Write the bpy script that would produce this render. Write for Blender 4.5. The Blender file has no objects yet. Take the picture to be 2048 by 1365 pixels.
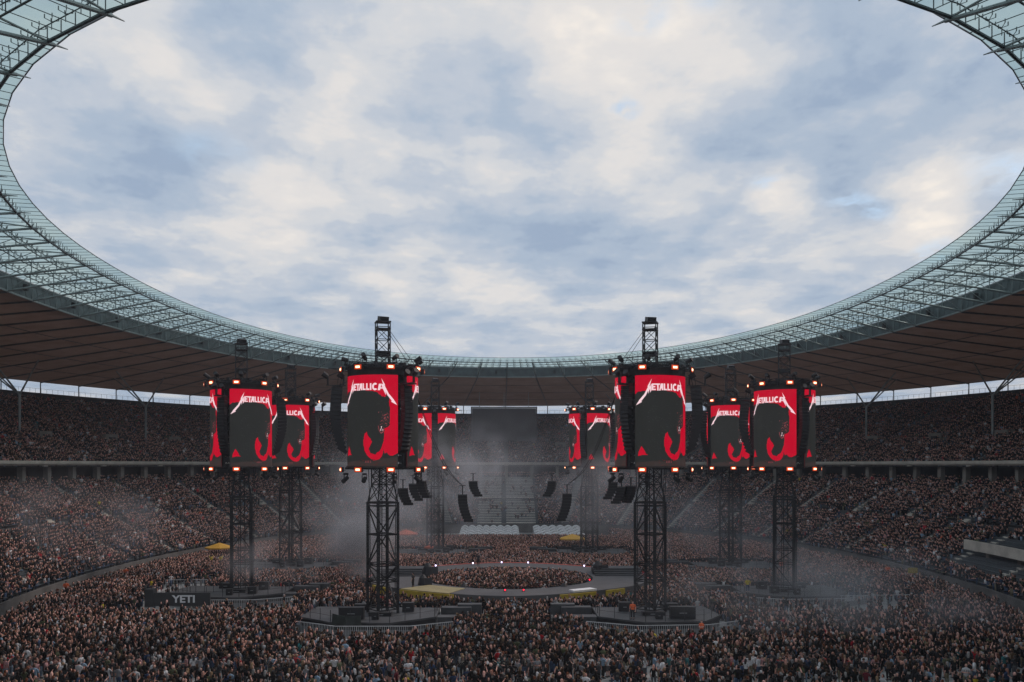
import bpy, bmesh, math, random
import numpy as np
from mathutils import Vector, Matrix
R=math.radians
random.seed(7); rng=np.random.default_rng(11)
SC=bpy.context.scene; COL=SC.collection
# ---------------------------------------------------------------- camera, world, sun, exposure
CAM=Vector((-1.7,0,15.5)); YAW=0.75
cd=bpy.data.cameras.new('camera'); cam=bpy.data.objects.new('camera',cd); COL.objects.link(cam)
cam.location=CAM; cam.rotation_euler=(R(90),0,R(-YAW))
cd.sensor_width=36; cd.lens=1822/2048*36; cd.shift_y=(930-682.5)/2048; cd.clip_start=.5; cd.clip_end=20000
SC.camera=cam
SC.view_settings.view_transform='Standard'; SC.view_settings.look='None'
SC.view_settings.exposure=0; SC.view_settings.gamma=1; SC.view_settings.use_curve_mapping=False
SUN_EL,SUN_ROT=R(42),R(50)
w=bpy.data.worlds.new('World'); SC.world=w; w.use_nodes=True
nt=w.node_tree; nt.nodes.clear()
def N(t,**k):
    n=nt.nodes.new(t)
    for a,b in k.items(): setattr(n,a,b)
    return n
def L(a,b): nt.links.new(a,b)
def M(op,a,b=None,c=None):
    n=N('ShaderNodeMath',operation=op)
    for i,v in enumerate((a,b,c)):
        if v is None: continue
        if isinstance(v,(int,float)): n.inputs[i].default_value=v
        else: L(v,n.inputs[i])
    return n.outputs[0]
def ramp(src,pts,interp='EASE'):
    n=N('ShaderNodeValToRGB'); n.color_ramp.interpolation=interp
    e=n.color_ramp.elements
    while len(e)<len(pts): e.new(.5)
    for q,(p,c) in zip(e,pts):
        q.position=p; q.color=(*c,1) if isinstance(c,tuple) else (c,c,c,1)
    L(src,n.inputs[0]); return n.outputs[0]
def mixc(f,a,b,mode='MIX'):
    n=N('ShaderNodeMix',data_type='RGBA',blend_type=mode)
    for i,v in ((0,f),(6,a),(7,b)):
        if isinstance(v,(int,float)): n.inputs[i].default_value=v
        elif isinstance(v,tuple): n.inputs[i].default_value=(*v,1)
        else: L(v,n.inputs[i])
    return n.outputs[2]
sky=N('ShaderNodeTexSky',sky_type='NISHITA'); sky.sun_disc=False
sky.sun_elevation=SUN_EL; sky.sun_rotation=SUN_ROT; sky.air_density=1; sky.dust_density=1.5
tc=N('ShaderNodeTexCoord'); sp=N('ShaderNodeSeparateXYZ'); L(tc.outputs['Generated'],sp.inputs[0])
den=M('ADD',M('MAXIMUM',sp.outputs[2],0.0),.11)
cb=N('ShaderNodeCombineXYZ'); L(M('DIVIDE',sp.outputs[0],den),cb.inputs[0]); L(M('DIVIDE',sp.outputs[1],den),cb.inputs[1])
def noise(scale,detail,rough,loc,sc=(1,1,1),dist=0.0,rot=0):
    mp=N('ShaderNodeMapping'); mp.inputs['Location'].default_value=loc; mp.inputs['Scale'].default_value=sc; mp.inputs['Rotation'].default_value=(0,0,rot)
    L(cb.outputs[0],mp.inputs[0])
    n=N('ShaderNodeTexNoise'); n.inputs['Scale'].default_value=scale; n.inputs['Detail'].default_value=detail
    n.inputs['Roughness'].default_value=rough; n.inputs['Distortion'].default_value=dist
    L(mp.outputs[0],n.inputs['Vector']); return n.outputs['Fac']
n1=noise(2.1,8,.54,(3.1,1.7,0),(1,.9,1),.12,R(-8))
n2=noise(.8,3,.5,(7.3,4.2,0),(1,.9,1),.1)
n3=noise(4.4,8,.62,(1.3,9.2,0),(1,.8,1),.08,R(-8))
mixn=M('MULTIPLY_ADD',M('SUBTRACT',M('ADD',M('ADD',M('MULTIPLY',n1,.48),M('MULTIPLY',n2,.14)),M('MULTIPLY',n3,.38)),.5),1.08,.502)
# cloud banks: (direction, angular radius, strength, flattening)
BANKS=[((-0.2211, 0.9394, 0.2621), 0.1156, 0.22, 1.0), ((-0.142, 0.8936, 0.4258), 0.1248, 0.2, 1.2), ((0.1735, 0.9014, 0.3967), 0.1413, 0.24, 1.3), ((0.2852, 0.9247, 0.2522), 0.0573, 0.3, 0.6), ((0.4231, 0.8709, 0.2501), 0.0794, 0.34, 0.7), ((-0.2003, 0.9149, 0.3505), 0.0826, 0.14, 1), ((0.1023, 0.9318, 0.3482), 0.0999, 0.12, 1), ((0.3508, 0.9089, 0.2256), 0.0827, 0.12, 0.4), ((-0.027, 0.9827, 0.1833), 0.1294, 0.1, 0.35), ((0.2118, 0.9625, 0.1695), 0.1589, 0.1, 0.35), ((-0.3866, 0.8436, 0.3727), 0.0828, 0.1, 1), ((-0.3094, 0.8849, 0.3481), 0.0653, 0.1, 1), ((-0.348, 0.9104, 0.2237), 0.082, 0.06, 0.5), ((-0.3631, 0.8869, 0.2856), 0.1234, -0.22, 1), ((-0.2532, 0.8736, 0.4155), 0.086, -0.12, 1), ((0.0199, 0.9117, 0.4104), 0.0901, -0.12, 1), ((0.0686, 0.962, 0.2642), 0.1348, -0.12, 0.5), ((0.2957, 0.8945, 0.3353), 0.1479, -0.1, 0.6), ((-0.1853, 0.967, 0.1747), 0.1588, -0.1, 0.5), ((-0.0525, 0.9561, 0.2884), 0.1101, -0.05, 1), ((0.3474, 0.9, 0.2631), 0.0968, -0.2, 0.5), ((-0.3173, 0.9366, 0.1484), 0.1228, -0.1, 0.5), ((0.1065, 0.97, 0.2186), 0.1599, -0.1, 0.35), ((0.4409, 0.8402, 0.3157), 0.1114, -0.08, 1)]
BREAKS=[((0.136, 0.9237, 0.3581), 0.029, 1.0, 0.6), ((0.216, 0.872, 0.4393), 0.0432, 0.8, 0.6), ((0.3575, 0.9003, 0.2483), 0.0521, 0.9, 0.35), ((0.427, 0.8787, 0.2135), 0.0437, 0.9, 0.5), ((-0.2971, 0.9059, 0.302), 0.0668, 0.45, 0.5), ((0.2652, 0.9262, 0.2679), 0.0383, 0.6, 0.35), ((0.1659, 0.8876, 0.4297), 0.033, 0.6, 1), ((0.4682, 0.8387, 0.2782), 0.0626, 0.6, 0.6)]
wn=N('ShaderNodeTexNoise'); wn.inputs['Scale'].default_value=5.0; wn.inputs['Detail'].default_value=4; L(tc.outputs['Generated'],wn.inputs['Vector'])
wv=N('ShaderNodeVectorMath',operation='MULTIPLY_ADD'); L(wn.outputs['Color'],wv.inputs[0]); wv.inputs[1].default_value=(.16,.16,.10); wv.inputs[2].default_value=(-.08,-.08,-.05)
wd_=N('ShaderNodeVectorMath',operation='ADD'); L(tc.outputs['Generated'],wd_.inputs[0]); L(wv.outputs[0],wd_.inputs[1])
def bank(d,r,f):
    a=N('ShaderNodeVectorMath',operation='SUBTRACT'); L(wd_.outputs[0],a.inputs[0]); a.inputs[1].default_value=d
    b=N('ShaderNodeVectorMath',operation='MULTIPLY'); L(a.outputs[0],b.inputs[0]); b.inputs[1].default_value=(1/r,1/r,1/(r*f))
    c=N('ShaderNodeVectorMath',operation='LENGTH'); L(b.outputs[0],c.inputs[0])
    m=N('ShaderNodeMapRange',interpolation_type='SMOOTHERSTEP'); L(c.outputs['Value'],m.inputs[0]); m.inputs[1].default_value=1.0; m.inputs[2].default_value=0.0
    return m.outputs[0]
for d,r,w_,f in BANKS: mixn=M('MULTIPLY_ADD',bank(d,r,f),w_*.50,mixn)
base=ramp(mixn,[(.36,(.34,.43,.57)),(.43,(.42,.505,.625)),(.50,(.525,.58,.665)),(.56,(.65,.67,.705)),(.63,(.765,.745,.735)),(.77,(.99,.91,.82))])
brk=None
for d,r,w_,f in BREAKS:
    q=M('MULTIPLY',bank(d,r,f),w_); brk=q if brk is None else M('MAXIMUM',brk,q)
nishita=mixc(1.0,sky.outputs[0],(.10,.10,.10),'MULTIPLY')
sk=mixc(M('MINIMUM',M('MULTIPLY',brk,M('MAXIMUM',M('MULTIPLY',M('SUBTRACT',n3,.44),9.0),0)),.75),base,mixc(.6,nishita,(.52,.74,.98)))
low=ramp(sp.outputs[2],[(-.02,.55),(.0,.9),(.12,1.0)],'LINEAR')
sk=mixc(1.0,sk,low,'MULTIPLY')
bg=N('ShaderNodeBackground'); bg.inputs[1].default_value=1.0; L(sk,bg.inputs[0])
wo=N('ShaderNodeOutputWorld'); L(bg.outputs[0],wo.inputs[0])
sd=bpy.data.lights.new('sun','SUN'); sd.energy=1.5; sd.angle=R(16); sd.color=(1,.82,.73)
so=bpy.data.objects.new('sun',sd); COL.objects.link(so)
dirv=Vector((math.sin(SUN_ROT)*math.cos(SUN_EL),math.cos(SUN_ROT)*math.cos(SUN_EL),math.sin(SUN_EL)))
so.rotation_euler=dirv.to_track_quat('Z','Y').to_euler()
SC.cycles.max_bounces=6; SC.cycles.diffuse_bounces=3; SC.cycles.transparent_max_bounces=12; SC.cycles.volume_bounces=0
SC.cycles.volume_step_rate=4

# ---------------------------------------------------------------- helpers
def tag(o,label=None,cat=None,group=None,kind=None):
    if label: o['label']=label
    if cat: o['category']=cat
    if group: o['group']=group
    if kind: o['kind']=kind
    return o
def thing(name,label,cat,loc=(0,0,0),rz=0,group=None):
    o=bpy.data.objects.new(name,None); COL.objects.link(o); o.empty_display_size=.2
    o.location=loc; o.rotation_euler=(0,0,rz); return tag(o,label,cat,group)
class MB:
    def __init__(s): s.v=[]; s.f=[]; s.mi=[]; s.n=0
    def add(s,vs,fs,mi=0):
        s.v.extend(vs); s.f.extend([tuple(i+s.n for i in f) for f in fs]); s.mi.extend([mi]*len(fs)); s.n+=len(vs)
    def box(s,c,d,rz=0,mi=0,tilt=0):
        x,y,z=d[0]/2,d[1]/2,d[2]/2; ca,sa=math.cos(rz),math.sin(rz); ct,st=math.cos(tilt),math.sin(tilt); vs=[]
        for X,Y,Z in ((-x,-y,-z),(x,-y,-z),(x,y,-z),(-x,y,-z),(-x,-y,z),(x,-y,z),(x,y,z),(-x,y,z)):
            Y,Z=Y*ct-Z*st,Y*st+Z*ct
            vs.append((c[0]+X*ca-Y*sa,c[1]+X*sa+Y*ca,c[2]+Z))
        s.add(vs,[(0,3,2,1),(4,5,6,7),(0,1,5,4),(1,2,6,5),(2,3,7,6),(3,0,4,7)],mi)
    def bar(s,a,b,w,n=4,w2=None,mi=0):
        a=Vector(a); b=Vector(b); d=b-a
        if d.length<1e-6: return
        d.normalize(); up=Vector((0,0,1)) if abs(d.z)<.95 else Vector((1,0,0))
        x=d.cross(up).normalized(); y=x.cross(d); w2=w if w2 is None else w2; vs=[]
        for p,q in ((a,w),(b,w2)):
            for k in range(n):
                t=2*math.pi*(k+.5)/n; vs.append(tuple(p+x*(q*math.cos(t))+y*(q*math.sin(t))))
        fs=[(k,(k+1)%n,(k+1)%n+n,k+n) for k in range(n)]+[tuple(range(n-1,-1,-1)),tuple(range(n,2*n))]
        s.add(vs,fs,mi)
    def path(s,pts,w,n=6):
        for a,b in zip(pts[:-1],pts[1:]): s.bar(a,b,w,n)
    def prism(s,poly,z0,z1,mi=0):
        n=len(poly); s.add([(x,y,z0) for x,y in poly]+[(x,y,z1) for x,y in poly],
            [tuple(range(n-1,-1,-1)),tuple(range(n,2*n))]+[(k,(k+1)%n,(k+1)%n+n,k+n) for k in range(n)],mi)
    def build(s,name,mat,parent=None,smooth=False,local=False):
        me=bpy.data.meshes.new(name); vs=s.v
        if parent is not None and not local:
            iv=parent.matrix_basis.inverted(); 
            p=parent.parent
            if p is not None: iv=(p.matrix_basis@parent.matrix_basis).inverted()
            vs=[tuple(iv@Vector(v)) for v in s.v]
        me.from_pydata(vs,[],s.f)
        for m in (mat if isinstance(mat,(list,tuple)) else [mat]): me.materials.append(m)
        if any(s.mi): me.polygons.foreach_set('material_index',s.mi)
        if smooth: me.polygons.foreach_set('use_smooth',[True]*len(me.polygons))
        me.update(); o=bpy.data.objects.new(name,me); COL.objects.link(o)
        if parent is not None: o.parent=parent
        return o
MATS={}
def mat(name,col=(.5,.5,.5),rough=.7,metal=0,noise_amt=0,nscale=1,emit=None,es=1,spec=.5,bump=0,col2=None):
    if name in MATS: return MATS[name]
    m=bpy.data.materials.new(name); m.use_nodes=True; t=m.node_tree; b=t.nodes['Principled BSDF']
    b.inputs['Base Color'].default_value=(*col,1); b.inputs['Roughness'].default_value=rough; b.inputs['Metallic'].default_value=metal
    b.inputs['Specular IOR Level'].default_value=spec
    if noise_amt or col2:
        tc=t.nodes.new('ShaderNodeTexCoord'); n=t.nodes.new('ShaderNodeTexNoise'); n.inputs['Scale'].default_value=nscale; n.inputs['Detail'].default_value=6
        t.links.new(tc.outputs['Object'],n.inputs['Vector'])
        r=t.nodes.new('ShaderNodeValToRGB'); r.color_ramp.elements[0].position=.35; r.color_ramp.elements[1].position=.68
        c2=col2 if col2 else tuple(min(1,c*(1+noise_amt)) for c in col); c1=tuple(c*(1-noise_amt) for c in col) if not col2 else col
        r.color_ramp.elements[0].color=(*c1,1); r.color_ramp.elements[1].color=(*c2,1)
        t.links.new(n.outputs['Fac'],r.inputs[0]); t.links.new(r.outputs[0],b.inputs['Base Color'])
        if bump:
            bp=t.nodes.new('ShaderNodeBump'); bp.inputs['Strength'].default_value=bump; t.links.new(n.outputs['Fac'],bp.inputs['Height']); t.links.new(bp.outputs[0],b.inputs['Normal'])
    if emit:
        b.inputs['Emission Color'].default_value=(*emit,1); b.inputs['Emission Strength'].default_value=es
    MATS[name]=m; return m
truss_m=mat('black_truss',(.018,.019,.021),.45,.3,.35,6)
steel_m=mat('painted_steel',(.27,.31,.31),.4,.3,.15,2)
steeldk_m=mat('dark_steel',(.085,.10,.105),.45,.4,.2,2)
spider_m=mat('spider_fittings',(.16,.17,.17),.35,.7)
conc_m=mat('grey_concrete',(.22,.205,.18),.9,0,.22,.5)
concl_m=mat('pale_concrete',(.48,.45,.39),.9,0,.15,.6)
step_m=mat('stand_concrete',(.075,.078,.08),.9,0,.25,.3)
seat_m=mat('seat_plastic',(.065,.078,.085),.5,0,.2,3)
gut_m=mat('gutter_metal',(.05,.072,.078),.5,.2,.35,.6)
black_m=mat('black_panel',(.012,.012,.014),.6,0,.2,2)
speaker_m=mat('speaker_black',(.006,.0065,.008),.5,0,.3,8)
deck_m=mat('stage_deck',(.05,.052,.056),.55,0,.25,.8)
carpet_m=mat('stage_carpet',(.08,.079,.083),.8,0,.12,.6)
rail_m=mat('rail_metal',(.30,.31,.32),.4,.6)
railk_m=mat('dark_rail',(.03,.03,.033),.5,.3)
fence_m=mat('barrier_aluminium',(.52,.53,.54),.45,0,.15,3)
yel_m=mat('yellow_paint',(.40,.29,.02),.6,0,.15,2)
sand_m=mat('sand_yellow_deck',(.30,.25,.12),.7,0,.12,1)
white_m=mat('white_canvas',(.80,.80,.80),.7,0,.08,2)
amber_m=mat('amber_canvas',(.60,.32,.03),.7,0,.1,2)
redc_m=mat('red_canvas',(.55,.10,.04),.7,0,.1,2)
floor_m=mat('floor_tiles',(.29,.295,.29),.8,0,.2,.35)
ground_m=mat('ground_asphalt',(.07,.07,.065),.95,0,.3,.02)
flood_m=mat('led_red',(.02,0,0),.5,0,spec=.05,emit=(.50,.0008,.019),es=1.0)
dark_led=mat('led_dark',(.01,.01,.01),.5,0,spec=.05,emit=(.017,.018,.017),es=1.0)
brn_led=mat('led_ground',(.01,.01,.01),.5,0,spec=.05,emit=(.036,.026,.024),es=1.0)
logo_led=mat('led_white',(.02,.02,.02),.5,0,spec=.05,emit=(.92,.66,.70),es=1.0)
pink_led=mat('led_pink',(.02,.01,.01),.5,0,spec=.05,emit=(.30,.06,.07),es=1.0)
lens_m=mat('strobe_lens',(.1,.1,.1),.3,0,emit=(1,.60,.33),es=4)
glow_m=mat('strobe_halo',(.1,.02,.01),.3,0,emit=(.85,.06,.005),es=.7)  # orange-red halo around the strobe lens, put into an emissive surface
foot_m=mat('footlight_lens',(.1,.1,.1),.3,0,emit=(.8,.66,1),es=3.5)
redl_m=mat('red_lamp_lens',(.1,.02,.02),.3,0,emit=(1,.02,.05),es=2.5)
edge_m=mat('stage_edge_strip',(.1,.02,.02),.4,0,emit=(.6,.14,.11),es=.45)
def shader_mat(name,fn):
    m=bpy.data.materials.new(name); m.use_nodes=True; m.node_tree.nodes.clear(); fn(m.node_tree); MATS[name]=m; return m
def _glass(t):
    a=t.nodes.new('ShaderNodeBsdfTransparent'); a.inputs[0].default_value=(.66,.80,.80,1)
    b=t.nodes.new('ShaderNodeBsdfTranslucent'); b.inputs[0].default_value=(.50,.66,.64,1)
    g=t.nodes.new('ShaderNodeBsdfGlossy'); g.inputs['Roughness'].default_value=.15; g.inputs[0].default_value=(.8,.85,.85,1)
    n=t.nodes.new('ShaderNodeTexNoise'); n.inputs['Scale'].default_value=.30; n.inputs['Detail'].default_value=7; n.inputs['Roughness'].default_value=.7; tc=t.nodes.new('ShaderNodeTexCoord'); t.links.new(tc.outputs['Object'],n.inputs['Vector'])
    mr=t.nodes.new('ShaderNodeMapRange'); mr.inputs[1].default_value=.3; mr.inputs[2].default_value=.7; mr.inputs[3].default_value=.25; mr.inputs[4].default_value=.68
    t.links.new(n.outputs['Fac'],mr.inputs[0])
    x=t.nodes.new('ShaderNodeMixShader'); t.links.new(mr.outputs[0],x.inputs[0]); t.links.new(a.outputs[0],x.inputs[1]); t.links.new(b.outputs[0],x.inputs[2])
    y=t.nodes.new('ShaderNodeMixShader'); y.inputs[0].default_value=.08; t.links.new(x.outputs[0],y.inputs[1]); t.links.new(g.outputs[0],y.inputs[2])
    o=t.nodes.new('ShaderNodeOutputMaterial'); t.links.new(y.outputs[0],o.inputs[0])
glass_m=shader_mat('roof_glass',_glass)
def _memb(t):
    tc=t.nodes.new('ShaderNodeTexCoord'); n=t.nodes.new('ShaderNodeTexNoise'); n.inputs['Scale'].default_value=.13; n.inputs['Detail'].default_value=9; n.inputs['Roughness'].default_value=.65
    t.links.new(tc.outputs['Object'],n.inputs['Vector'])
    r=t.nodes.new('ShaderNodeValToRGB'); r.color_ramp.elements[0].position=.3; r.color_ramp.elements[1].position=.7
    r.color_ramp.elements[0].color=(.24,.18,.15,1); r.color_ramp.elements[1].color=(.42,.32,.27,1); t.links.new(n.outputs['Fac'],r.inputs[0])
    a=t.nodes.new('ShaderNodeBsdfDiffuse'); t.links.new(r.outputs[0],a.inputs[0])
    b=t.nodes.new('ShaderNodeBsdfTranslucent'); b.inputs[0].default_value=(.46,.27,.19,1)
    x=t.nodes.new('ShaderNodeMixShader'); x.inputs[0].default_value=.055; t.links.new(a.outputs[0],x.inputs[1]); t.links.new(b.outputs[0],x.inputs[2])
    o=t.nodes.new('ShaderNodeOutputMaterial'); t.links.new(x.outputs[0],o.inputs[0])
memb_m=shader_mat('roof_membrane',_memb)

# ---------------------------------------------------------------- ground
g=MB(); g.add([(-6000,-6000,-1.6),(6000,-6000,-1.6),(6000,6000,-1.6),(-6000,6000,-1.6)],[(0,1,2,3)])
tag(g.build('ground',ground_m),kind='structure')
CY=130.0; NE=2.12; NN=2.25; FZ=-1.2
def cur(a,b,t):
    c,s=math.cos(t),math.sin(t)
    if s<0: return (a*math.copysign(abs(c)**(2/NN),c),CY-(b-3)*abs(s)**(2/NN))
    return (a*math.copysign(abs(c)**(2/NE),c), CY+b*math.copysign(abs(s)**(2/NE),s))
def tsplit(a,b,n,t0=-math.pi/2,t1=3*math.pi/2):
    K=4000; ts=np.linspace(t0,t1,K); c,s=np.cos(ts),np.sin(ts)
    e=np.where(s<0,2/NN,2/NE); x=a*np.sign(c)*np.abs(c)**e; y=np.where(s<0,b-3,b)*np.sign(s)*np.abs(s)**e
    d=np.concatenate([[0],np.cumsum(np.hypot(np.diff(x),np.diff(y)))])
    return np.interp(np.linspace(0,d[-1],n+1),d,ts)
f=MB(); pl=[cur(60,98,t) for t in np.linspace(0,2*math.pi,97)[:-1]]
f.prism(pl,FZ-.3,FZ); tag(f.build('arena_floor',floor_m),kind='structure')

# ---------------------------------------------------------------- stadium building
stad=thing('stadium','oval stadium with two packed tiers of stands under a ring roof with glass inner rim','stadium',(0,CY,0))
def tr_of(y0,a,b):      # parameter range where the curve lies beyond y0
    s=-min(1,(CY-y0)/(b-3))**(NN/2); t=math.asin(s); return t,math.pi-t
def sweep(mb,prof,ts,closed=False,mi=0):
    n=len(prof); rows=[]
    for t in ts:
        for (a,b,z) in prof: x,y=cur(a,b,t); rows.append((x,y,z))
    fs=[]
    for i in range(len(ts)-1):
        for j in range(n-1):
            q=i*n+j; fs.append((q,q+1,q+n+1,q+n))
        if closed: q=i*n; fs.append((q+n-1,q,q+n,q+2*n-1))
    mb.add(rows,fs,mi)
LA,LB,LZ=57.0,94.5,.8; LR,LD,LH=30,.8,.367
UA,UB,UZ=80.0,116.5,15.2; UR,UD,UH=42,.8,.352
tl=np.linspace(*tr_of(58,LA,LB),181); tu=np.linspace(*tr_of(66,UA,UB),201)
def tier(name,a0,b0,z0,rows,d,h,ts):
    prof=[(a0,b0,z0-.05),(a0,b0,z0)]
    for k in range(rows):
        prof.append((a0+(k+1)*d,b0+(k+1)*d,z0+k*h)); prof.append((a0+(k+1)*d,b0+(k+1)*d,z0+(k+1)*h))
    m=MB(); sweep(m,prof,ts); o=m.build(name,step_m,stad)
    m=MB()
    for k in range(rows):
        if k in (14,15) and name=='lower_tier': continue
        a=a0+k*d+.42; b=b0+k*d+.42; z=z0+k*h
        sweep(m,[(a,b,z+.40),(a+.32,b+.32,z+.40),(a+.34,b+.34,z+.78),(a+.40,b+.40,z+.76),(a+.36,b+.36,z+.34),(a,b,z+.34)],ts,True)
    s=m.build('seat_rows',seat_m,o); tag(s,'rows of dark grey plastic seats',kind='stuff')
    return o
low_o=tier('lower_tier',LA,LB,LZ,LR,LD,LH,tl); up_o=tier('upper_tier',UA,UB,UZ,UR,UD,UH,tu)
def stairs(par,a0,b0,z0,rows,d,h,tt,wd,k0=0):
    m=MB()
    for k in range(k0,rows):
        for q in (0,1):
            x,y=cur(a0+(k+.25+.5*q)*d,b0+(k+.25+.5*q)*d,tt); x2,y2=cur(a0+(k+1)*d,b0+(k+1)*d,tt); rz=math.atan2(y2-y,x2-x)
            m.box((x,y,z0+(k+q*.5)*h+.16),(d/2,wd,.30),rz)
    m.build('aisle_stair',concl_m,par)
lower_aisles=[t for i,t in enumerate(tsplit(LA,LB,34)) if tl[0]+.02<t<tl[-1]-.02 and abs(t-math.pi/2)>.14]
upper_aisles=[t for t in tsplit(UA,UB,38) if tu[0]+.02<t<tu[-1]-.02]
for t in lower_aisles: stairs(low_o,LA,LB,LZ,LR,LD,LH,t,1.6,1)
for t in upper_aisles: stairs(up_o,UA,UB,UZ,UR,UD,UH,t,.9)
# empty bench block at the far end
m=MB()
for k in range(LR):
    y=CY+LB+k*LD+.25; z=LZ+k*LH
    for x0,x1 in ((-7.3,-1.35),(-.15,7.1)):
        m.box(((x0+x1)/2,y+.1,z+.40),(x1-x0,.74,.22))
        m.box(((x0+x1)/2,y+.12,z+.2),(x1-x0-.3,.06,.4),0,1)
for k in range(LR*2): m.box((-.75,CY+LB+k*.4+.2,LZ+k*LH/2+.05),(1.0,.4,.2),0,2)
bo=m.build('bench_block',[mat('bench_white',(.72,.69,.62),.8,0,.12,1),step_m,conc_m],stad); bo['label']='block of pale stepped benches, nearly empty'
# front wall, walkway kerb, parapet, concourse wall, rear parapet
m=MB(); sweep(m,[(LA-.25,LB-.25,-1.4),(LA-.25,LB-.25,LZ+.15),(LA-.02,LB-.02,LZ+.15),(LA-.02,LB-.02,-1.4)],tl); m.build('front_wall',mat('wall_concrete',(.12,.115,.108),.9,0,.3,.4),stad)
m=MB(); sweep(m,[(LA+11.3,LB+11.3,LZ+5.0),(LA+11.3,LB+11.3,LZ+6.05),(LA+11.45,LB+11.45,LZ+6.05),(LA+11.45,LB+11.45,LZ+5.0)],tl[[i for i in range(181) if (i//7)%3!=0 or True]]); m.build('walkway_rail',step_m,stad)
m=MB(); sweep(m,[(UA-.4,UB-.4,UZ+.45),(UA-.4,UB-.4,UZ+.98),(UA-.05,UB-.05,UZ+.98),(UA-.05,UB-.05,UZ+.2),(UA+9,UB+9,UZ+.15),(UA+9,UB+9,UZ-.1),(UA-.1,UB-.1,UZ+.4)],tu,True); m.build('parapet',concl_m,stad)
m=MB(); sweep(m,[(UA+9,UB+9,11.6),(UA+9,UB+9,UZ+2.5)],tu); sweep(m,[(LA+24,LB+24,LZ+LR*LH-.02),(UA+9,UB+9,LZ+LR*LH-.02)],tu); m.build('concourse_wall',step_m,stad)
pts=[t for t in tsplit(UA,UB,92) if tu[0]<t<tu[-1]]
for t in pts:
    x,y=cur(UA+1.6,UB+1.6,t); x2,y2=cur(UA+3,UB+3,t); m=MB(); m.box((x,y,(11.7+UZ+.35)/2),(1.0,.8,UZ+.35-11.7),math.atan2(y2-y,x2-x)); m.build('pillar',conc_m,stad)
BA,BBb,BZ=UA+UR*UD,UB+UR*UD,UZ+UR*UH
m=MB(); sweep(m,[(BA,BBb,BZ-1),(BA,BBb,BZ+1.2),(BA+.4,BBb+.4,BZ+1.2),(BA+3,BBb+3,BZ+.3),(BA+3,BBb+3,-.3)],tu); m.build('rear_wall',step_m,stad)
m=MB(); tt=tsplit(BA,BBb,560); tt=[t for t in tt if tu[0]<t<tu[-1]]
pr=None
for i,t in enumerate(tt):
    x,y=cur(BA+.3,BBb+.3,t); m.bar((x,y,BZ+1.1),(x,y,BZ+2.15),.03)
    if pr: m.bar((*pr,BZ+2.15),(x,y,BZ+2.15),.03)
    pr=(x,y)
m.build('rear_railing',railk_m,stad)
m=MB(); pr=None
for i,t in enumerate(t for t in tsplit(UA,UB,420) if tu[0]<t<tu[-1]):
    x,y=cur(UA-.2,UB-.2,t)
    if i%2==0: m.bar((x,y,UZ+.95),(x,y,UZ+1.45),.02)
    if pr: m.bar((*pr,UZ+1.45),(x,y,UZ+1.45),.025)
    pr=(x,y)
m.build('parapet_railing',railk_m,stad)
# vomitory doors in the upper tier
for i,t in enumerate(upper_aisles):
    x,y=cur(UA+11,UB+11,t+.035); x2,y2=cur(UA+14,UB+14,t+.035); z=UZ+13*UH
    m=MB(); rz=math.atan2(y2-y,x2-x); m.box((x,y,z+1.0),(1.6,3.0,2.0),rz); m.box((x-.9*math.cos(rz),y-.9*math.sin(rz),z+.6),(.3,1.4,1.6),rz,1); m.build('vomitory',[conc_m,black_m],stad)
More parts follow.
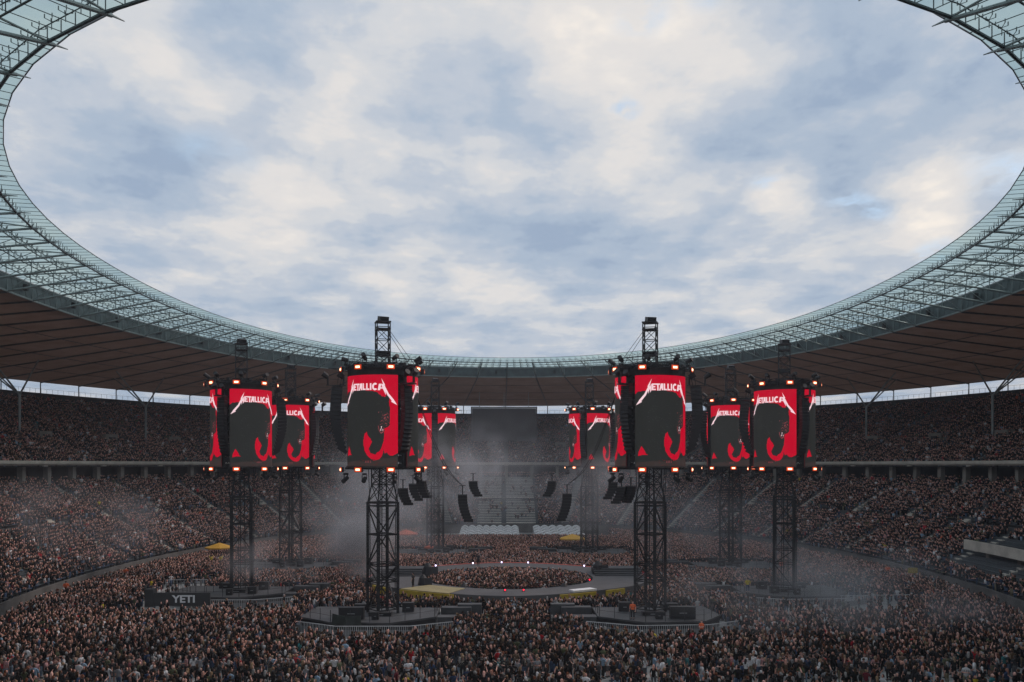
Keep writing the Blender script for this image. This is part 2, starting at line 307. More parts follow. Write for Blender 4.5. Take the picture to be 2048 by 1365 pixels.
# roof -------------------------------------------------------
RA,RB=52.0,88.0; ZI=41.1
def roofz_top(s): return ZI-.07*s            # glass plane
def roofz_bot(s): return 40.1-(40.1-37.7)*min(1,max(0,(s-1.0)/12.0))
def memz(s): return 37.7-(s-13)*(37.7-33.6)/49
NB=76; tb=tsplit(RA,RB,NB); RGAP=2  # bays left open behind the camera
def bay_ok(i): return RGAP<=i<NB-RGAP
for i in range(NB):
    if not bay_ok(i): continue
    t0,t1=tb[i],tb[i+1]
    # glass bay: 4 panes wide, 5 rings deep
    m=MB(); fr=MB()
    rings=[0,1.9,4.7,7.5,10.3,13.2]
    for a in range(4):
        ta=t0+(t1-t0)*a/4; tc_=t0+(t1-t0)*(a+1)/4
        for r0,r1 in zip(rings[:-1],rings[1:]):
            q=[cur(RA+r,RB+r,t) for r,t in ((r0,ta),(r1,ta),(r1,tc_),(r0,tc_))]
            m.add([(q[0][0],q[0][1],roofz_top(r0)),(q[1][0],q[1][1],roofz_top(r1)),(q[2][0],q[2][1],roofz_top(r1)),(q[3][0],q[3][1],roofz_top(r0))],[(0,1,2,3)])
        p0=cur(RA,RB,ta); p1=cur(RA+13.2,RB+13.2,ta)
        fr.bar((*p0,roofz_top(0)-.05),(*p1,roofz_top(13.2)-.05),.028)
    gl=m.build('glass_bay',glass_m,stad)
    pa,pb=cur(RA,RB,t0),cur(RA,RB,t1); fr.bar((*pa,ZI),(*pb,ZI),.05)
    for r in rings[1:]:
        a_,b_=cur(RA+r,RB+r,t0),cur(RA+r,RB+r,t1); fr.bar((*a_,roofz_top(r)-.42),(*b_,roofz_top(r)-.42),.035)
    fr.build('glazing_bars',steeldk_m,gl)
    sm=MB()
    for r in rings[1:5]:
        for a in range(4):
            tm=t0+(t1-t0)*(a+.0)/4+ (t1-t0)*.125*0
            x,y=cur(RA+r,RB+r,tm+ (t1-t0)*.0); z=roofz_top(r)-.42
            x2,y2=cur(RA+r+1,RB+r+1,tm); al=math.atan2(y2-y,x2-x)
            sm.bar((x,y,z-.45),(x,y,z),.03)
            for q in range(4):
                an=al+math.pi/4+q*math.pi/2+.25; ex,ey=x+.36*math.cos(an),y+.36*math.sin(an)
                sm.bar((x,y,z),(ex,ey,z+.12),.022); sm.bar((ex,ey,z+.12),(ex,ey,z+.34),.035)
    sm.build('spider_fittings',spider_m,gl)
    # membrane soffit bay
    m=MB(); S=[13.0,25,37,49,62]
    for s0,s1 in zip(S[:-1],S[1:]):
        for a in range(3):
            ta,tc_=t0+(t1-t0)*a/3,t0+(t1-t0)*(a+1)/3
            q=[(*cur(RA+s,RB+s,t),memz(s)+ (.0 if s<60 else .0)) for s,t in ((s0,ta),(s1,ta),(s1,tc_),(s0,tc_))]
            m.add(q,[(0,1,2,3)])
    me=m.build('membrane_bay',memb_m,stad)
    m=MB()
    for s in S[1:4]:
        a_,b_=cur(RA+s,RB+s,t0),cur(RA+s,RB+s,t1); m.bar((*a_,memz(s)-.06),(*b_,memz(s)-.06),.07)
    m.build('membrane_seam',steeldk_m,me)
    # gutter face
    m=MB()
    q=[cur(RA+13.4,RB+13.4,t0),cur(RA+13.4,RB+13.4,t1),cur(RA+13.0,RB+13.0,t0),cur(RA+13.0,RB+13.0,t1)]
    m.add([(*q[0],40.15),(*q[1],40.15),(*q[3],37.75),(*q[2],37.75)],[(0,1,2,3)],0)
    m.bar((*q[2],37.7),(*q[3],37.7),.16,mi=1); m.bar((*q[0],40.1),(*q[1],40.1),.12,mi=1)
    mid0=((q[0][0]+q[2][0])/2,(q[0][1]+q[2][1])/2); mid1=((q[1][0]+q[3][0])/2,(q[1][1]+q[3][1])/2)
    for u in (.25,.5,.75):
        xx=q[2][0]+(q[3][0]-q[2][0])*u; yy=q[2][1]+(q[3][1]-q[2][1])*u; x3=q[0][0]+(q[1][0]-q[0][0])*u; y3=q[0][1]+(q[1][1]-q[0][1])*u
        m.bar((xx,yy,37.8),(x3,y3,40.1),.05,mi=2)
    # small service boxes along the gutter
    if i%2==0:
        xx,yy=cur(RA+12.7,RB+12.7,t0+(t1-t0)*.35); m.box((xx,yy,39.0),(.5,.5,.8),0,3)
    m.build('gutter_bay',[gut_m,steel_m,steeldk_m,black_m],stad)
    # tubes between girders
    m=MB()
    for s,z,wd in ((1.4,40.05,.115),(4.6,39.9,.065),(7.4,39.4,.065),(10.2,38.9,.065)):
        a_,b_=cur(RA+s,RB+s,t0),cur(RA+s,RB+s,t1)
        zz=z if s<2 else roofz_top(s)-.95
        m.bar((*a_,zz),(*b_,zz),wd,6)
        for a in (0,.25,.5,.75):
            c=(a_[0]+(b_[0]-a_[0])*a,a_[1]+(b_[1]-a_[1])*a); m.bar((*c,zz),(*c,roofz_top(s)-.1),.035)
    m.build('ring_tube',steeldk_m,stad)
for i in range(NB+1):
    if not (RGAP<=i<=NB-RGAP): continue
    t=tb[i]; P=lambda s,z: (*cur(RA+s,RB+s,t),z)
    m=MB(); m.bar(P(1.0,40.05),P(13,37.72),.12,8,.14); m.bar(P(.15,40.12),P(1.2,40.05),.03,6,.10)
    m.bar(P(1.4,40.1),P(4.6,roofz_top(4.6)-.5),.07,8); m.bar(P(4.6,roofz_top(4.6)-.5),P(13.2,roofz_top(13.2)-.5),.075,8)
    for s in (4.6,7.4,10.2,13.0): m.bar(P(s,roofz_bot(s)),P(s,roofz_top(s)-.5),.065,6)
    for s,s2 in ((4.6,7.4),(7.4,10.2),(10.2,13.0)): m.bar(P(s2,roofz_bot(s2)),P(s,roofz_top(s)-.6),.045,6)
    g=m.build('radial_girder',steel_m,stad)
    m=MB()
    for s0,s1 in ((13,30),(30,46),(46,62)): m.bar(P(s0,memz(s0)-.12),P(s1,memz(s1)-.12),.15,6)
    m.build('girder_soffit_band',steeldk_m,g)
# outer edge of roof, upper skin keeps daylight off the soffit edges
m=MB(); sweep(m,[(RA+62,RB+62,33.55),(RA+62.6,RB+62.6,33.6),(RA+62.6,RB+62.6,34.9),(RA+62,RB+62,34.9)],tb[RGAP:NB-RGAP+1],True); m.build('roof_edge',steeldk_m,stad)
# roof columns with forked heads
for tcol in [t for t in (tsplit(UA+12,UB+12,20)+ (tsplit(UA+12,UB+12,40)[1])*0) if tu[0]<t<tu[-1] and abs(t-math.pi/2)>.05]:
    a,b=UA+11,UB+11; x,y=cur(a,b,tcol); z0=UZ+13.6*UH; zf=28.2
    m=MB(); m.bar((x,y,z0-.5),(x,y,zf),.20,10,.24); c=m.build('roof_column',steel_m,stad)
    tdx=cur(a,b,tcol+.01); tx,ty=tdx[0]-x,tdx[1]-y; l=math.hypot(tx,ty); tx/=l; ty/=l
    for q,(al,ra) in enumerate(((7,1.5),(-7,1.5),(1.2,9),(-1.2,9))):
        ex,ey=x+tx*al,y+ty*al; o=cur(a+ra,b+ra,tcol); ex+=o[0]-x; ey+=o[1]-y
        m=MB(); m.bar((x,y,zf-.1),(ex,ey,memz(28+11+ra)-.2),.17 if q<2 else .12,8,.13); m.build('column_branch',steel_m,c)
# rear gap posts under the roof edge
m=None
for i,t in enumerate(tb):
    if not(tu[0]<t<tu[-1]) : continue
    x,y=cur(BA+.6,BBb+.6,t); m=MB(); m.bar((x,y,BZ),(x,y,34.2),.13,6); m.build('rear_post',steeldk_m,stad)
# balcony box in the right-hand lower tier
bt=[t for t in tl if 95<cur(LA,LB,t)[1]<124 and math.cos(t)>0]
bal=MB(); ts=np.linspace(min(bt),max(bt),8)
sweep(bal,[(LA+4.2,LB+4.2,4.1),(LA+4.2,LB+4.2,5.4),(LA+4.5,LB+4.5,5.4),(LA+4.5,LB+4.5,4.3),(LA+9.4,LB+9.4,4.5),(LA+9.4,LB+9.4,4.1)],ts,True)
bo=bal.build('balcony',concl_m,stad)
m=MB(); sweep(m,[(LA+6.2,LB+6.2,2.5),(LA+6.2,LB+6.2,4.2)],ts); m.build('balcony_opening_shade',black_m,bo)  # black sheet paints the shade in the opening under the balcony
for t in ts[::2]:
    x,y=cur(LA+5.4,LB+5.4,t); m=MB(); m.box((x,y,3.3),(.5,.7,1.3),0); m.build('balcony_pier',conc_m,bo)

# ---------------------------------------------------------------- far video board
vb=thing('video_board','large switched off dark video board hanging under the far roof edge','video board',(-.6,252,0))
m=MB(); m.box((-.6,252.2,26.7),(17.6,.8,8.9)); sc_=m.build('board_screen',mat('dead_screen',(.016,.019,.023),.35,0,.15,.3),vb)
m=MB()
for x in (-9.6,8.4): m.box((x,252,26.8),(.3,.9,9.4))
m.box((-.6,252,22.2),(18.3,.9,.3)); m.box((-.6,252,31.4),(18.3,.9,.3)); m.build('board_frame',truss_m,vb)
m=MB()
for x in (-7.4,-.6,6.2): m.bar((x,252.4,31.5),(x,252.4,35.6),.12)
m.build('board_hanger',steel_m,vb)

# ---------------------------------------------------------------- screen towers
def face_map(Rr,a0,arc,u,v,off,z1,z0):   # u 0..1 left to right seen from outside, v 0..1 downwards
    a=a0+(u-.5)*arc; return ((Rr+off)*math.sin(a),-(Rr+off)*math.cos(a),z1+(z0-z1)*v)
SR,SZ1,SZ0=3.68,24.6,15.2; ARC=R(103)
def curved_poly(polys,off0):
    vs=[];fs=[]
    for pi_,poly in enumerate(polys):
        off=off0+.0012*(pi_%8); bm=bmesh.new(); bv=[bm.verts.new((u,-v,0)) for u,v in poly]; bm.faces.new(bv)
        bmesh.ops.triangulate(bm,faces=bm.faces[:])
        for k in range(1,26):
            bmesh.ops.bisect_plane(bm,geom=bm.verts[:]+bm.edges[:]+bm.faces[:],plane_co=(k/26,0,0),plane_no=(1,0,0))
        bm.verts.index_update(); n=len(vs)
        for q in bm.verts: vs.append((q.co.x,-q.co.y,off))
        for q in bm.faces:
            idx=[x.index+n for x in q.verts]
            if q.normal.z<0: idx.reverse()
            fs.append(tuple(idx))
        bm.free()
    return vs,fs
bear=[(0,.206),(.05,.176),(.15,.172),(.45,.165),(.6,.175),(.688,.194),(.75,.235),(.80,.24),(.845,.205),(.872,.235),(.855,.29),(.872,.36),(.868,.44),(.872,.50),(.868,.54),(.83,.568),(.79,.575),(.785,.64),(.778,.709),(.728,.806),(.645,.863),(.57,.84),(.547,.789),(.6,.718),(.535,.656),(.51,.612),(.475,.64),(.455,.72),(.47,.806),(.52,.868),(.6,.915),(.645,.934),(.71,.91),(.76,.85),(.775,.80),(.79,.85),(.82,.835),(.87,.872),(.93,.865),(1,.84),(1,1),(0,1)]
fj=random.Random(9); nb=[]
for (a,b),(c,d) in zip(bear,bear[1:]+bear[:1]):
    nb.append((a,b))
    if a in(0,1) or c in(0,1): continue
    for k in (1,2,3,4): nb.append((a+(c-a)*k/5+fj.uniform(-.006,.006),b+(d-b)*k/5+fj.uniform(-.005,.005)))
bear=nb
groundp=[[(.02,.945),(.3,.925),(.55,.94),(.75,.90),(.99,.885),(.99,.995),(.02,.995)]]
tri=[[(.05,.875),(.06,.83),(.105,.765),(.15,.81),(.175,.85),(.21,.862),(.12,.862)]]
def rect(a,b,c,d): return [(a,c),(b,c),(b,d),(a,d)]
T0,T1=.093,.165
logo=[rect(.262,.285,T0,T1),rect(.285,.322,T0,.108),rect(.285,.315,.121,.135),rect(.285,.322,.150,T1),
 rect(.318,.386,T0,.109),rect(.342,.365,.109,T1+.004),
 [(.372,T1+.004),(.398,T0),(.436,T0),(.436,T1),(.414,T1),(.414,.147),(.402,.147),(.394,T1+.004)],
 rect(.444,.467,T0,T1),rect(.467,.497,.149,T1),rect(.505,.528,T0,T1),rect(.528,.558,.149,T1),rect(.566,.590,T0,T1),
 [(.676,.103),(.655,.112),(.640,.109),(.628,.120),(.628,.139),(.640,.150),(.656,.147),(.678,.156),(.662,.167),(.634,.170),(.610,.158),(.600,.135),(.603,.112),(.620,.095),(.645,.088),(.666,.092)],
 # first letter: long bolt and short legs
 [(.262,.040),(.205,.112),(.214,.116),(.150,.205),(.085,.275),(.078,.262),(.018,.325),(.115,.290),(.104,.281),(.172,.222),(.236,.128),(.228,.122)],
 [(.200,.118),(.222,.100),(.236,.128),(.250,.100),(.258,.100),(.258,T1),(.236,.192),(.236,.150),(.222,.166),(.215,.205),(.205,.17)],
 # last letter: mirrored bolt
 [(1.003-u,v) for u,v in reversed([(.262,.040),(.205,.112),(.214,.116),(.150,.205),(.085,.275),(.078,.262),(.018,.325),(.115,.290),(.104,.281),(.172,.222),(.236,.128),(.228,.122)])],
 [(.686,T1+.003),(.704,.099),(.742,.099),(.722,T1+.003)],rect(.708,.780,.138,.151),[(.738,.099),(.768,.104),(.802,.155),(.808,.222),(.776,.170),(.760,.150)]]
pinks=[rect(.695,.706,.400,.411),rect(.822,.832,.410,.420),[(.765,.445),(.80,.425),(.822,.432),(.80,.437)],[(.775,.47),(.80,.452),(.806,.458),(.784,.478)],[(.82,.455),(.84,.448),(.848,.47),(.836,.462)],
 [(.72,.515),(.745,.49),(.765,.485),(.742,.50)],[(.80,.487),(.815,.482),(.82,.49)],
 [(.69,.55),(.705,.60),(.735,.635),(.77,.62),(.785,.58),(.775,.578),(.760,.612),(.735,.625),(.712,.595),(.698,.548)]]+[[(a,.945),(a+.006,.918),(a+.012,.945)] for a in (.49,.515,.54,.57)]
teeth=[[(.735,.555),(.742,.59),(.749,.555)],[(.725,.60),(.732,.575),(.740,.602)],[(.755,.60),(.762,.58),(.768,.60)]]
def pip(u,v,P):
    c=False
    for (a,b),(d,e) in zip(P,P[1:]+P[:1]):
        if (b>v)!=(e>v) and u<(d-a)*(v-b)/(e-b)+a: c=not c
    return c
fr_=random.Random(3); fur=[]; gnd=[]
while len(fur)<110:
    u,v=fr_.uniform(.05,.86),fr_.uniform(.2,.93); an=-.6+2.2*v+fr_.gauss(0,.3); l=fr_.uniform(.02,.05); du,dv=l*math.cos(an),l*.6*math.sin(an)
    if all(pip(u+a*du,v+a*dv,bear) for a in (-.3,0,.5,1.1)): fur.append([(u,v),(u+du*.5+.003,v+dv*.5-.002),(u+du,v+dv),(u+du*.5,v+dv*.5+.002)])
while len(gnd)<26:
    u,v=fr_.uniform(.3,.96),fr_.uniform(.91,.985); l=fr_.uniform(.03,.09); gnd.append([(u,v),(u+l*.5,v-.004),(u+l,v-fr_.uniform(-.006,.008)),(u+l*.5,v+.003)])
face=[]
while len(face)<34:
    u,v=fr_.gauss(.785,.035),fr_.gauss(.50,.035); an=fr_.uniform(-.9,.6); l=fr_.uniform(.012,.03); du,dv=l*math.cos(an),l*.6*math.sin(an)
    if pip(u,v,bear) and pip(u+du,v+dv,bear): face.append([(u,v),(u+du*.5,v+dv*.5-.0025),(u+du,v+dv),(u+du*.5,v+dv*.5+.0025)])
pinks+=face
fur_led=mat('led_fur',(.01,.01,.01),.5,0,spec=.05,emit=(.040,.044,.041),es=1.0); rust_led=mat('led_rust',(.01,.01,.01),.5,0,spec=.05,emit=(.075,.018,.016),es=1.0)
art=[('screen_fur_strokes',fur_led,curved_poly(fur,.0145)),('screen_ground_strokes',rust_led,curved_poly(gnd,.0275)),('screen_artwork',dark_led,curved_poly([bear],.010)),('screen_ground',brn_led,curved_poly(groundp,.016)),('screen_red_patch',flood_m,curved_poly(tri,.028)),
     ('screen_muzzle',pink_led,curved_poly(pinks,.034)),('screen_lettering',logo_led,curved_poly(logo+teeth,.045))]
grid=[]
PN={}
def make_face_meshes(a0):
    out=[]
    vs=[];fs=[]; K=26
    for k in range(K+1):
        for off,v in ((0,0),(0,1),(-.28,1),(-.28,0)): vs.append(face_map(SR,a0,ARC,k/K,v,off,SZ1,SZ0))
    for k in range(K):
        for q in range(4): fs.append((k*4+q,k*4+(q+1)%4,k*4+4+(q+1)%4,k*4+4+q))
    fs.append((0,3,2,1)); e=K*4; fs.append((e,e+1,e+2,e+3))
    return vs,fs,[0 if i%4==0 and i<K*4 else 1 for i in range(len(fs))]
TOWERS=[ # x, y, gap angle seen from camera (deg, + to the right), mast rotation, words
 (-14.0,95.7,33,27.8,'big front-left tower'),
 (14.1,95.7,-33,-27.8,'big front-right tower'),
 (-33.7,113.1,-30,3,'leftmost tower'),
 (33.6,112.7,31,-4,'rightmost tower'),
 (-34.3,142.2,57,38,'second tower from left'),
 (34.3,141.8,-62,-35,'second tower from right'),
 (-13.4,164.3,-1,20,'hazy far-left-centre tower'),
 (14.4,164.1,-15,-22,'hazy far-right-centre tower')]
ordw=['first','second','third','fourth','fifth','sixth','seventh','eighth']
def lattice(m,x,y,h,rot,z0,z1,levels,leg,brace,h1=None,cross=True):
    h1=h1 or h
    def P(k,z):
        hh=h+(h1-h)*(z-z0)/(z1-z0); a=R(rot)+math.pi/4+k*math.pi/2; return (x+hh*1.4142*math.cos(a),y+hh*1.4142*math.sin(a),z)
    for k in range(4): m.bar(P(k,z0),P(k,z1),leg)
    for i,(za,zb) in enumerate(zip(levels[:-1],levels[1:])):
        for k in range(4):
            m.bar(P(k,za),P((k+1)%4,za),brace); m.bar(P(k,zb),P((k+1)%4,zb),brace)
            if cross: m.bar(P(k,za),P((k+1)%4,zb),brace*.8); m.bar(P((k+1)%4,za),P(k,zb),brace*.8)
            elif (i+k)%2: m.bar(P(k,za),P((k+1)%4,zb),brace)
            else: m.bar(P((k+1)%4,za),P(k,zb),brace)
    return P
def leg_box(a,b,w,n=9):       # one lattice box leg
    m=MB(); a=Vector(a); b=Vector(b)
    for dx,dy in ((-w,-w),(w,-w),(w,w),(-w,w)): m.bar(a+Vector((dx,dy,0)),b+Vector((dx,dy,0)),.055)
    for k in range(n):
        z0=a.lerp(b,k/n); z1=a.lerp(b,(k+1)/n)
        for (p,q) in (((-w,-w),(w,-w)),((w,-w),(w,w)),((w,w),(-w,w)),((-w,w),(-w,-w))):
            m.bar(z0+Vector((*p,0)),z1+Vector((*q,0)),.035); m.bar(z0+Vector((*p,0)),z0+Vector((*q,0)),.03)
    m.bar(a,b,.09)
    return m
for ti,(tx,ty,gap,rot,wd) in enumerate(TOWERS):
    view=math.atan2(tx-CAM.x,ty-CAM.y)      # direction camera->tower, 0 = +y
    tw=thing('screen_tower',wd+', black lattice mast with curved red screens','tower',(tx,ty,0),-view,'screen towers around the stage')
    Rz=Matrix.Translation((tx,ty,0))@Matrix.Rotation(-view,4,'Z')
    def loc(m): m.v=[tuple(Rz@Vector(v)) for v in m.v]; return m
    h=1.16; zb=0.0
    for k in range(4):
        a=R(rot)+math.pi/4+k*math.pi/2; px,py=h*1.4142*math.cos(a),h*1.4142*math.sin(a); h2=.86
        qx,qy=h2*1.4142*math.cos(a),h2*1.4142*math.sin(a)
        m=leg_box((px,py,zb),(px,py,11.6),.11,18); m.bar((px,py,11.5),(qx,qy,13.4),.10); m.bar((qx,qy,13.4),(qx,qy,15.2),.10)
        m.build('lattice_leg',truss_m,tw,local=True)
    m=MB(); lattice(m,0,0,h,rot,zb,11.6,[.4,3.3,5.0,8.2,11.2],.05,.075,cross=False)
    for z in (3.55,5.2,8.25,11.5,.7):
        lattice(m,0,0,h,rot,z,z+.1,[z],.05,.06)
        for k in range(4):
            a=R(rot)+math.pi/4+k*math.pi/2; b=a+math.pi/2; m.bar((h*1.414*math.cos(a),h*1.414*math.sin(a),z),(h*1.414*math.cos(b),h*1.414*math.sin(b),z),.07)
    lattice(m,0,0,h,rot,11.6,13.4,[11.6,13.4],.05,.06,.86); lattice(m,0,0,.86,rot,13.4,15.2,[13.4,14.3,15.2],.05,.06)
    m.build('bracing',truss_m,tw,local=True)
    m=MB()
    for dx in (-.22,.22): m.bar((dx+.1,.1,zb),(dx+.1,.1,15.2),.035)
    for z in np.arange(1.2,15,.4): m.bar((-.12,.1,z),(.32,.1,z),.02)
    for dx,dy in ((-.35,0),(.5,.3),(-.1,-.4)): m.bar((dx,dy,zb),(dx*.7,dy,15.2),.06)
    m.build('ladder',truss_m,tw,local=True)
    m=MB()
    for dx,dy in ((1.35,.3),(-1.35,.2),(1.5,-.5)):
        m.bar((dx*1.1,dy,15.0),(dx,dy,11.8),.05); m.bar((dx,dy,11.8),(dx*.95,dy,1.0),.06)
    m.build('cable_bundle',truss_m,tw,local=True)
    m=MB(); lattice(m,0,0,.68,rot*.3,25.6,30.4,[25.9,27.0,27.25,28.6,29.9],.085,.05)
    for z in (27.0,27.3,29.7):
        m.box((0,0,z),(1.5,1.5,.14),R(rot*.3))
    m.box((0,0,25.95),(2.1,2.1,.28),R(rot*.3)); lattice(m,0,0,1.0,rot*.3,24.9,25.9,[24.9,25.9],.08,.06)
    m.build('top_mast',truss_m,tw,local=True)
    m=MB(); m.box((.0,0,30.45),(1.55,1.5,.12),R(rot*.3)); m.box((.05,0,30.8),(.95,.9,.5),R(20),0,.18); m.box((-.35,.2,30.6),(.3,.3,.25)); m.build('mast_cap',truss_m,tw,local=True)
    # ring trusses, drum band
    for zz,rr in ((25.35,3.95),(25.65,3.2),(15.05,3.9)):
        m=MB(); K=28
        for k in range(K):
            a,b=2*math.pi*k/K,2*math.pi*(k+1)/K
            for dr,dz in ((0,0),(-.3,.0),(-.15,.28)): m.bar(((rr+dr)*math.cos(a),(rr+dr)*math.sin(a),zz+dz),((rr+dr)*math.cos(b),(rr+dr)*math.sin(b),zz+dz),.045)
            m.bar((rr*math.cos(a),rr*math.sin(a),zz),((rr-.15)*math.cos(b),(rr-.15)*math.sin(b),zz+.28),.03)
            if k%7==0: m.bar((.8*math.cos(a),.8*math.sin(a),zz+.1),(rr*math.cos(a),rr*math.sin(a),zz+.1),.10)
            if k%7==3: m.bar((.8*math.cos(a),.8*math.sin(a),zz+.1),(rr*math.cos(a),rr*math.sin(a),zz+.1),.06)
        m.build('ring_truss',truss_m,tw,local=True)
    m=MB(); K=48
    for k in range(K):
        a,b=2*math.pi*k/K,2*math.pi*(k+1)/K; r0=SR-.04
        m.add([(r0*math.cos(a),r0*math.sin(a),24.62),(r0*math.cos(b),r0*math.sin(b),24.62),(r0*math.cos(b),r0*math.sin(b),25.4),(r0*math.cos(a),r0*math.sin(a),25.4)],[(0,1,2,3)])
    m.build('drum_band',mat('drum_fabric',(.018,.014,.014),.8,0,.5,3),tw,local=True)
    m=MB()
    for k in range(24):
        a=2*math.pi*k/24+random.uniform(-.05,.05); r0=random.uniform(2.6,3.6); zt=random.uniform(25.3,26.0)
        m.box((r0*math.cos(a),r0*math.sin(a),zt-.2),(random.uniform(.2,.6),random.uniform(.2,.5),random.uniform(.3,.8)),random.random()*3)
        m.bar((r0*math.cos(a),r0*math.sin(a),zt),(r0*math.cos(a+.3),r0*math.sin(a+.3),zt+random.uniform(0,.5)),.03)
    m.build('rigging_motors',truss_m,tw,local=True)
    gaps=[R(gap+120*k) for k in range(3)]
    for gk,ga in enumerate(gaps):
        a0=ga+R(60)
        key=round(math.degrees(a0)%360)
        vs,fs,mi_=make_face_meshes(a0)
        m=MB(); m.add(vs,fs); m.mi=mi_; sc_=m.build('led_screen',[flood_m,black_m],tw,local=True)
        for nm,mt,(v2,f2) in art:
            m=MB(); m.add([face_map(SR,a0,ARC,u,v,off,SZ1,SZ0) for u,v,off in v2],f2); m.build(nm,mt,sc_,local=True)
        # black spine in the gap
        m=MB(); ca,sa=math.sin(ga),-math.cos(ga)
        for da in (-.12,.12):
            m.bar((3.3*math.sin(ga+da),-3.3*math.cos(ga+da),15.1),(3.3*math.sin(ga+da),-3.3*math.cos(ga+da),25.2),.11)
        for z in np.arange(15.3,25,.8): m.bar((3.3*math.sin(ga-.12),-3.3*math.cos(ga-.12),z),(3.3*math.sin(ga+.12),-3.3*math.cos(ga+.12),z+.8),.05); m.box((3.0*ca,3.0*sa,z),(.9,.4,.6),ga)
        m.bar((3.2*ca,3.2*sa,25.45),(5.6*ca,5.6*sa,25.5),.07); m.bar((3.2*ca,3.2*sa,25.15),(5.2*ca,5.2*sa,25.45),.04)
        m.build('spine_truss',truss_m,tw,local=True)
    # rear-facing wall of each screen is closed by the slab itself
    # ---- things hanging on the tower
    def world(v): return Rz@Vector(v)
    for ga in gaps:
        g=(math.degrees(ga)+180)%360-180
        side='facing the camera' if abs(g)<60 else ('on its right flank' if g>0 else 'on its left flank')
        if abs(g)>110: continue
        sa_=thing('speaker_array','black curved column of speaker boxes '+side+', '+wd,'speaker array',tuple(world((4.3*math.sin(ga),-4.3*math.cos(ga),16.6))),-view+ga,'speaker arrays hanging on the towers')
        n=16
        for k in range(n):
            t=k/(n-1); z=6.75-6.3*t; r=.0+.24*math.sin(t*2.2)-1.0*max(0,t-.35)**1.6*1.5; tl_=-.75*max(0,t-.25)
            r+=(.42 if abs(g)>60 else 0); m=MB(); m.box((0,-r,z),(.98,1.12 if abs(g)>60 else .72,.385),0,0,tl_); 
            for dx in (-.24,.24): m.box((dx,-r-.365*math.cos(tl_),z-.36*math.sin(tl_)),(.42,.03,.30),0,1,tl_)
            m.build('speaker_box',[speaker_m,black_m],sa_,local=True)
        m=MB(); m.box((0,-.35,7.08),(1.25,1.1,.12)); m.bar((0,-.1,7.1),(0,.2,8.7),.05); m.bar((-.5,-.4,7.1),(-.5,-.2,8.6),.04)
        m.bar((0,-1.5,7.15),(0,.5,7.15),.06)
        m.build('flying_frame',truss_m,sa_,local=True)
        for dy in (-1.35,.25):
            m=MB(); m.bar((0,dy,7.2),(0,dy,8.05),.13); m.bar((0,dy,8.0),(0,dy-.5 if dy<0 else dy-.55,8.35),.26,8,.32); m.build('follow_spot',black_m,sa_,local=True)
    strobes=[]
    for k in range(8):
        a=gap+22.5+45*k; a=(a+180)%360-180
        if abs(a)<104: strobes.append(a)
    strobes.sort()
    for zz,rim in ((25.35,'upper'),(15.0,'lower')):
        for si,a in enumerate(strobes):
            ar=R(a); p=world((4.25*math.sin(ar),-4.25*math.cos(ar),zz))
            s=thing('strobe_light','glowing orange strobe, %s from left on %s rim of %s'%(ordw[si],rim,wd),'strobe light',tuple(p),-view+ar,'orange strobes around the tower rims')
            m=MB(); m.box((0,.02,0),(.86,.24,.52)); m.bar((-.46,.05,0),(-.46,.3,.25 if zz>20 else -.1),.03); m.bar((.46,.05,0),(.46,.3,.25 if zz>20 else -.1),.03); m.build('lamp_housing',black_m,s,local=True)
            m=MB(); m.box((0,-.125,0),(.80,.05,.46)); m.build('lamp_halo',glow_m,s,local=True)  # glowing plate stands in for the light halo round the lens
            m=MB(); m.box((0,-.165,0),(.46,.06,.20)); m.build('lamp_lens',lens_m,s,local=True)
            # moving head beside it
            up=1 if rim=='upper' else -1; ar2=ar+R(7); p=world((3.95*math.sin(ar2),-3.95*math.cos(ar2),zz+up*.45))
            s=thing('moving_head_light','black swivelling spotlight, %s from left on %s rim of %s'%(ordw[si],rim,wd),'spotlight',tuple(p),-view+ar2+random.uniform(-.6,.6),'black spotlights around the tower rims')
            m=MB(); m.box((0,0,0),(.38,.38,.2)); m.build('light_base',black_m,s,local=True)
            m=MB(); m.bar((-.24,0,up*.05),(-.24,0,up*.55),.05); m.bar((.24,0,up*.05),(.24,0,up*.55),.05); m.build('yoke',black_m,s,local=True)
            dz=random.uniform(.05,.35); m=MB(); m.bar((0,.25,up*(.5-dz*.5)),(0,-.42,up*(.5+dz)),.2,10,.24); m.build('light_head',black_m,s,local=True)
    # platform at the foot
    sx=-1 if tx<0 else 1; near=abs(tx)<20 and ty<100; inw=-sx
    pf=thing('tower_platform','dark railed platform around the foot of the '+wd,'platform',(tx,ty,0),0,'platforms under the towers')
    W=MB(); 
    poly=[(tx-4.4,ty-5.5),(tx+4.4,ty-5.5),(tx+4.4,ty+4.2),(tx-4.4,ty+4.2)]
    if sx<0: poly=[(tx-4.6,ty-5.6),(tx+1.5,ty-6.3),(tx+5.8,ty-2.6),(tx+5.8,ty+3.2),(tx-7.6,ty+4.2),(tx-8.4,ty-2.2)]
    else: poly=[(tx-5.8,ty-2.6),(tx-1.5,ty-6.3),(tx+4.6,ty-5.6),(tx+7.0,ty-1.8),(tx+6.4,ty+4.2),(tx-5.8,ty+3.2)]
    W.prism(poly,.72,.9); W.build('deck',deck_m,pf)
    W=MB()
    for (x0,y0),(x1,y1) in zip(poly,poly[1:]+poly[:1]):
        cx0,cy0=tx+(x0-tx)*.985,ty+(y0-ty)*.985; cx1,cy1=tx+(x1-tx)*.985,ty+(y1-ty)*.985
        W.add([(cx0,cy0,-.35),(cx1,cy1,-.35),(cx1,cy1,.72),(cx0,cy0,.72)],[(0,1,2,3)])
    W.build('skirt',black_m,pf)
    W=MB()
